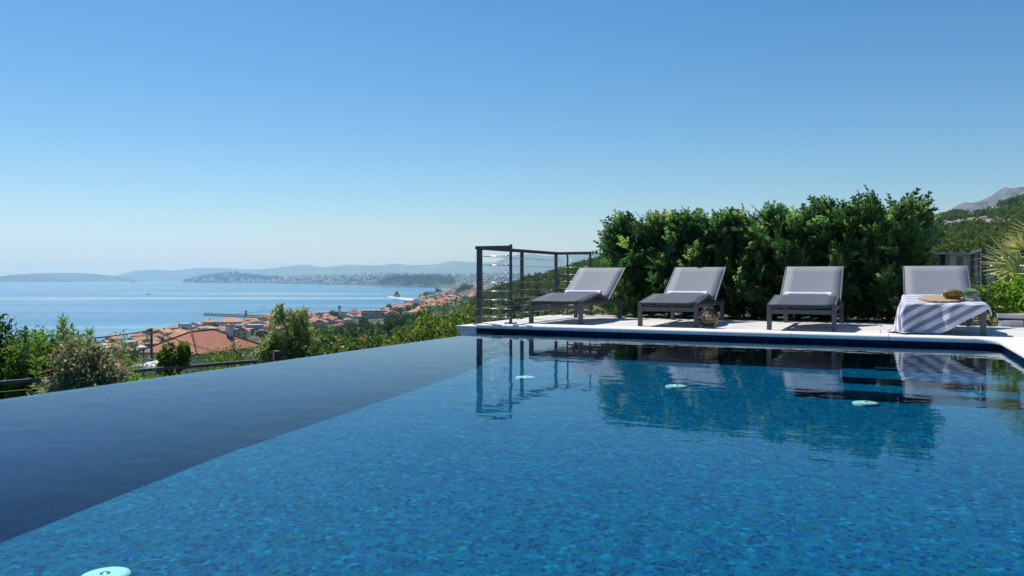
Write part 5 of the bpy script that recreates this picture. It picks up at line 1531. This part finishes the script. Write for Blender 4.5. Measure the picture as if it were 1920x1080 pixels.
for px, yb, s in ((573, 607, 1.0), (624, 598, 1.5), (628, 600, 1.4), (621, 600, 1.2)):
    tree_at(px, solve_d(px, yb, 300), s, 'dark tree directly left of the round tower', 'trees left of the tower')

# sand spit with a conifer
d0, d1 = 1990, 1790
mb = MB()
pa = [(726, 556.5), (738, 559), (752, 561), (770, 563), (795, 566), (797, 561.5), (772, 559.5), (756, 558), (742, 556.6), (730, 555)]
vs = []
for (px, py) in pa:
    d = (EYE - (SEA + .9)) * F / (py - HY) ; vs.append((( px - HX) / F * d, d, SEA + .9 - d * d / RE2))
n = len(vs)
mb.add(vs + [(x, y, z - 4) for x, y, z in vs], [tuple(range(n))[::-1], tuple(range(n, 2 * n))] + [(i, (i + 1) % n, n + (i + 1) % n, n + i) for i in range(n)])
tag(mb.build('sand_spit', M['beach']), 'pale shingle spit reaching into the bay', 'beach', kind='structure')
d = 1960; X = (744 - HX) / F * d
root = empty('conifer', (X, d, SEA + .5 - d * d / RE2), 0, 'lone dark conifer on the sand spit', 'tree')
P = []; 
for k in range(420):
    t = RS.uniform() ** .8; a = RS.uniform(0, 2 * PI); r_ = 6.5 * (1 - t) ** .8 + .3
    P.append([math.cos(a) * r_ * RS.uniform(.6, 1), math.sin(a) * r_ * RS.uniform(.6, 1), 2 + 13 * t])
P = np.array(P); V, Q = leaves(P, P * np.array([1, 1, 0]) + rand_dirs(len(P)), rand_dirs(len(P)) + [0, 0, .6], 2.4, 1.6, .1)
link('crown', np_mesh('crown', V, Q, M['treecrown'], RS.uniform(0, .7, len(P))), root)
mb = MB(); mb.tube([(0, 0, -1), (0, 0, 12)], [.5, .1], 6); mb.build('trunk', M['trunk'], root)

# pale track beside the grove
mb = MB(); pl_ = [(652, 614), (660, 612.5), (668, 610.5), (673, 608.5), (676, 607)]
vs = []
for (px, py) in pl_:
    d = solve_d(px, py, 200)
    for s in (-4, 4):
        x = (px - HX) / F * d; vs.append((x, d + s * 2.2, float(zt(px, d + s * 2.2)[0]) + .25))
mb.add(vs, [(2 * i, 2 * i + 2, 2 * i + 3, 2 * i + 1) for i in range(len(pl_) - 1)])
tag(mb.build('dirt_track', M['beach']), 'pale dirt track leading to the white shed', 'track', kind='structure')

# parked cars by the apartment block
def car(px, py, col, label):
    d = solve_d(px, py, 300); X = (px - HX) / F * d
    r = empty('parked_car', (X, d, ground(px, d) + .3), random.uniform(-.5, .5), label, 'car', 'cars parked below the apartment block')
    m = pmat('car_paint', col, col, 1, .3)
    mb = MB(); out = [(-2.1, .35), (-2.15, .8), (-1.5, .95), (-.9, 1.45), (.8, 1.48), (1.35, 1.0), (2.05, .85), (2.1, .35)]
    Mx = Matrix.Rotation(PI / 2, 4, 'X')
    mb.prism(out, -.85, .85, Mx); mb.build('body', m, r, bevel=.06)
    for x in (-1.3, 1.3):
        for y in (-.86, .86):
            mb = MB(); mb.tube([(x, y - .1, .33), (x, y + .1, .33)], .33, 12); mb.build('wheel', M['cable'], r)
    mb = MB(); mb.prism([(-.85, .98), (-.6, 1.36), (.6, 1.38), (1.0, 1.02)], -.87, .87, Mx); mb.build('windows', M['win'], r)
car(712, 603, (.75, .75, .75), 'white car left in the row below the apartment block')
car(721, 601, (.04, .05, .07), 'dark car below the apartment block')
car(729, 603, (.7, .72, .75), 'pale silver car at the right of the parked row')

# boats
def boat(px, py, L, label):
    d = (EYE - SEA) * F / (py - HY - .5); X = (px - HX) / F * d
    r = empty('boat', (X, d, SEA - d * d / RE2), random.uniform(-.4, .4), label, 'boat')
    h = L * .12
    mb = MB()
    out = [(-.5, -.12), (-.5, .12), (.2, .13), (.5, 0), (.2, -.13)]
    mb.prism([(x * L, y * L) for x, y in out], -.3, h); mb.build('hull', M['frame'] if L < 25 else WALLS[0], r)
    mb = MB(); mb.box(-.25 * L, .1 * L, -.08 * L, .08 * L, h + .002, h * 2.0); mb.build('cabin', WALLS[0], r)
boat(278, 552, 11, 'small dark boat alone in the middle of the bay')
boat(250, 529, 60, 'distant boat near the horizon')
boat(493, 576, 4, 'tiny boat offshore above the crane')
boat(376, 528.5, 110, 'white ferry in front of the dark hill across the bay')

# ------------------------------------------------------------------ far city and woods: masses nobody could count
def boxes(C, S, rz):
    n = len(C)
    base = np.array([[-1, -1, 0], [1, -1, 0], [1, 1, 0], [-1, 1, 0], [-1, -1, 1], [1, -1, 1], [1, 1, 1], [-1, 1, 1]], float)
    P = base[None] * np.stack([S[:, 0] / 2, S[:, 1] / 2, S[:, 2]], 1)[:, None, :]
    c, s = np.cos(rz)[:, None], np.sin(rz)[:, None]
    X = P[..., 0] * c - P[..., 1] * s; Y = P[..., 0] * s + P[..., 1] * c
    V = np.stack([X, Y, P[..., 2]], -1) + C[:, None, :]
    f = np.array([[4, 5, 6, 7], [0, 1, 5, 4], [1, 2, 6, 5], [2, 3, 7, 6], [3, 0, 4, 7]])
    Q = (f[None] + (np.arange(n) * 8)[:, None, None]).reshape(-1, 4)
    return V.reshape(-1, 3), Q
n = 9000
px = np.concatenate([RS.uniform(355, 560, 1500), RS.uniform(540, 1060, 7500)])
dd = np.where(px < 520, RS.uniform(7300, 8600, n), RS.uniform(3200, 10500, n))
z0 = zt(px, dd); zr = z0 + dd * dd / RE2
# the wooded cliffs and hilltops stay free of buildings
slope_free = ~((px > 710) & (px < 850) & (dd < 5200) & (smooth_noise(px / 11, dd / 170.) < .45)) & ~((px < 520) & (zr > -34)) & (zr > -47.5)
cl = smooth_noise(px / 16, dd / 300.)
keep = slope_free & (cl > -.35) & ((dd > 3000) | (px > 860))
px, dd, z0 = px[keep], dd[keep], z0[keep]; n = len(px)
sc_ = np.clip(dd / 6000, .7, 1.6)
tall = RS.uniform(size=n) < .12
S = np.stack([RS.uniform(9, 22, n) * sc_, RS.uniform(9, 16, n) * sc_, RS.uniform(7, 13, n) * sc_ * np.where(tall, 2.4, 1)], 1)
V, Q = boxes(np.stack([(px - HX) / F * dd, dd, z0 - 2], 1), S, RS.uniform(-.5, .5, n))
ci = RS.choice(4, n, p=[.42, .30, .20, .08])
mi = np.repeat(ci, 5).reshape(n, 5); mi[:, 0] = np.where(RS.uniform(size=n) < .55, 4, mi[:, 0])
tag(link('far_city', np_mesh('far_city', V, Q, [WALLS[0], WALLS[1], WALLS[2], WALLS[3], ROOFS[0]], mi=mi.ravel())), 'pale hazy city spread along the far shore of the bay', 'city', kind='stuff')

def crowns(px, dd, R, k, mat, name, label, lf=.75):
    n = len(px); z0 = zt(px, dd)
    C = np.stack([(px - HX) / F * dd, dd, z0 + R * .7], 1)
    d = rand_dirs(n * k); d[:, 2] = np.abs(d[:, 2]) * 1.1 - .25
    P = np.repeat(C, k, 0) + d * np.repeat(R, k)[:, None] * RS.uniform(.65, 1.1, n * k)[:, None]
    V, Q = leaves(P, d * .35 + rand_dirs(n * k), d + rand_dirs(n * k) * .5, np.repeat(R, k) * lf, np.repeat(R, k) * lf * .72, .1)
    tt = np.repeat(RS.uniform(0, 1, n), k) * .7 + RS.uniform(0, .3, n * k)
    return tag(link(name, np_mesh(name, V, Q, mat, tt)), label, 'woods', kind='stuff')
# far woods on cliffs and hills across the bay
n = 1740
px = np.concatenate([RS.uniform(715, 850, 440), RS.uniform(345, 520, 700), RS.uniform(540, 1050, 600)])
dd = np.concatenate([RS.uniform(4400, 5250, 440), RS.uniform(7900, 9300, 700), RS.uniform(4500, 9500, 600)])
zr = zt(px, dd) + dd * dd / RE2; k_ = zr > -48
px, dd = px[k_], dd[k_]
crowns(px, dd, RS.uniform(11, 20, len(px)), 9, M['treecrown'], 'far_woods', 'blue green woods on the cliffs and hill across the bay')
# wooded slope at the right and the ridge seen through the railing
n = 5200
px = np.concatenate([RS.uniform(1690, 2000, 3000), RS.uniform(1130, 1690, 900), RS.uniform(2000, 2400, 300), RS.uniform(880, 1140, 1000)])
dd = np.concatenate([np.exp(RS.uniform(math.log(95), math.log(980), 3000)), RS.uniform(120, 700, 900), RS.uniform(90, 900, 300), RS.uniform(330, 640, 1000)])
z_ = zt(px, dd); row = HY - (z_ - EYE) / dd * F
def clear_band(p, r):
    q1 = r - (408 - (p - 1790) * .13); q2 = r - (427 - (p - 1790) * .03)
    b1 = (q1 > -3) & (q1 < 10 + 3 * np.sin(p / 9.))
    b2 = (q2 > -9) & (q2 < 13 + 4 * np.sin(p / 6.) + 3 * np.sin(p / 2.3)) & (p > 1755 + 6 * np.sin(r)) & (p < 1903)
    return (b1 & (p > 1800)) | b2
keep = ~((px > 1700) & clear_band(px, row)) & ((px > 1140) | (smooth_noise(px / 9., dd / 40.) > -.2))
px, dd = px[keep], dd[keep]
near = dd < 240
crowns(px[near], dd[near], RS.uniform(1.6, 3.0, near.sum()), 260, M['forest'], 'forest', 'green wood on the lower slope behind the concrete villa', .20)
crowns(px[~near], dd[~near], np.clip(RS.uniform(2.0, 3.6, (~near).sum()) * np.clip(dd[~near] / 380, .75, 1.5), 1.5, 6), 70, M['forest'], 'forest', 'dark green wood covering the upper slope at the right', .42)
# scrub and olive rows on the nearer slope behind the railing
px, dd = [], []
for r in range(9):
    d0 = 130 + r * 26
    for q in np.arange(905, 1150, 4.2 * 150 / d0 + 2):
        if RS.uniform() < .72: px.append(q + RS.uniform(-2, 2)); dd.append(d0 + (q - 905) * .12 + RS.uniform(-5, 5))
px, dd = np.array(px), np.array(dd)
crowns(px, dd, RS.uniform(1.0, 2.1, len(px)), 34, M['olive_far'], 'olive_rows', 'rows of small olive trees on the slope behind the railing')
n = 420
px = RS.uniform(880, 1160, n); dd = RS.uniform(30, 330, n)
keep = smooth_noise(px / 14., dd / 22.) > -.1
px, dd = px[keep], dd[keep]
crowns(px, dd, np.clip(RS.uniform(.5, 1.3, len(px)) * np.clip(dd / 120, .5, 1.6), .4, 2.2), 40, M['forest'], 'scrub', 'dark green scrub on the slope below the railing')
n = 700
px = RS.uniform(-60, 900, n); dd = np.exp(RS.uniform(math.log(26), math.log(330), n))
X = (px - HX) / F * dd
keep = np.array([free(a, b, 2) for a, b in zip(X, dd)]) & ~((np.abs(X + 42) < 9) & (np.abs(dd - 108) < 11)) & ~((px > 195) & (px < 500) & (dd < 100))
px, dd = px[keep], dd[keep]
crowns(px, dd, np.clip(RS.uniform(.6, 1.5, len(px)) * np.clip(dd / 100, .5, 1.7), .4, 2.6), 36, M['forest'], 'scrub', 'green scrub on the hillside below the pool')

# rock outcrops in the wood
mb = MB(); rng = random.Random(5)
for k in range(210):
    px = rng.uniform(1742, 1905) if k < 170 else rng.uniform(1800, 1925)
    yy = (428 - (px - 1790) * .03 + rng.uniform(-8, 9)) if k < 170 else (412 - (px - 1790) * .13 + rng.uniform(-3, 3))
    d = solve_d(px, yy, 90, 1400)
    if d > 1300: continue
    s = rng.uniform(1.3, 3.4) * d / 400
    Mx = Matrix.Translation(((px - HX) / F * d, d, ground(px, d) + s * .1)) @ Matrix.Rotation(rng.uniform(0, 6), 4, (rng.random(), rng.random(), 1)) @ Matrix.Diagonal((s * 1.5, s, s * .75, 1))
    vs = []; nn = 8
    prof = [(.05, -1), (.75, -.6), (1, .05), (.7, .6), (.05, .9)]
    for (r_, z_) in prof:
        for q in range(nn):
            a = 2 * PI * q / nn; j = rng.uniform(.72, 1.25); vs.append((r_ * j * math.cos(a), r_ * j * math.sin(a), z_ * rng.uniform(.85, 1.15)))
    fs = [(i * nn + q, i * nn + (q + 1) % nn, (i + 1) * nn + (q + 1) % nn, (i + 1) * nn + q) for i in range(4) for q in range(nn)]
    mb.add(vs, fs, Mx)
tag(mb.build('rock_outcrops', M['outcrop']), 'pale rock ledges breaking through the wooded slope', 'rocks', kind='stuff')

# ------------------------------------------------------------------ haze
m, nt, out = new_mat('haze')
pv = N(nt, 'ShaderNodeVolumePrincipled', Density=8.8e-5, Anisotropy=.10)
pv.inputs['Color'].default_value = (.38, .70, 1.0, 1); pv.inputs['Absorption Color'].default_value = (.70, .90, 1, 1)
nt.links.new(pv.outputs[0], out.inputs['Volume'])
try: m.cycles.homogeneous_volume = True
except Exception: pass
mb = MB(); mb.box(-45000, 45000, -9000, 45000, -190, 720)
hz_ = mb.build('haze', m); tag(hz_, 'thin summer haze over bay and coast', 'haze', kind='stuff')

# ------------------------------------------------------------------ light, sky, camera
sd = Vector((-.40, .68, 1.0)).normalized()      # towards the sun: ahead to the left, high
elev = math.asin(sd.z); azi = math.atan2(sd.x, sd.y)
w = bpy.data.worlds.new('World'); SC.world = w; w.use_nodes = True
nt = w.node_tree; nt.nodes.clear()
sky = N(nt, 'ShaderNodeTexSky'); sky.sky_type = 'NISHITA'; sky.sun_disc = False
sky.sun_elevation = elev; sky.sun_rotation = azi; sky.altitude = 50; sky.air_density = 1.0; sky.dust_density = .25; sky.ozone_density = 3.5
hs = N(nt, 'ShaderNodeHueSaturation', Saturation=1.34)
nt.links.new(sky.outputs[0], hs.inputs['Color'])
tint_ = N(nt, 'ShaderNodeMix', data_type='RGBA', blend_type='MULTIPLY'); tint_.inputs[0].default_value = 1; tint_.inputs[7].default_value = (.915, .965, 1.0, 1)
bg = N(nt, 'ShaderNodeBackground', Strength=.087); wo = N(nt, 'ShaderNodeOutputWorld')
nt.links.new(hs.outputs[0], tint_.inputs[6]); nt.links.new(tint_.outputs[2], bg.inputs[0]); nt.links.new(bg.outputs[0], wo.inputs[0])
ld = bpy.data.lights.new('sun', 'SUN'); ld.energy = 4.6; ld.angle = rad(.53); ld.color = (1, .972, .935)
so = bpy.data.objects.new('sun', ld); COL.objects.link(so); so.rotation_euler = (-sd).to_track_quat('-Z', 'Y').to_euler(); so.location = (0, 0, 50)

cd = bpy.data.cameras.new('camera'); cam = bpy.data.objects.new('camera', cd); COL.objects.link(cam)
cam.location = (0, 0, EYE); cam.rotation_euler = (PI / 2, 0, 0)
cd.sensor_width = 36; cd.lens = 36 * F / 1920; cd.shift_y = -(540 - HY) / 1920; cd.clip_start = .05; cd.clip_end = 120000
SC.camera = cam
SC.view_settings.view_transform = 'Standard'; SC.view_settings.look = 'None'; SC.view_settings.exposure = 0.22; SC.view_settings.gamma = 1
SC.render.engine = 'CYCLES'
cy = SC.cycles
cy.max_bounces = 8; cy.diffuse_bounces = 3; cy.glossy_bounces = 4; cy.transmission_bounces = 4; cy.transparent_max_bounces = 16; cy.volume_bounces = 1
cy.caustics_reflective = False; cy.caustics_refractive = False
cy.use_denoising = True; cy.sample_clamp_indirect = 6
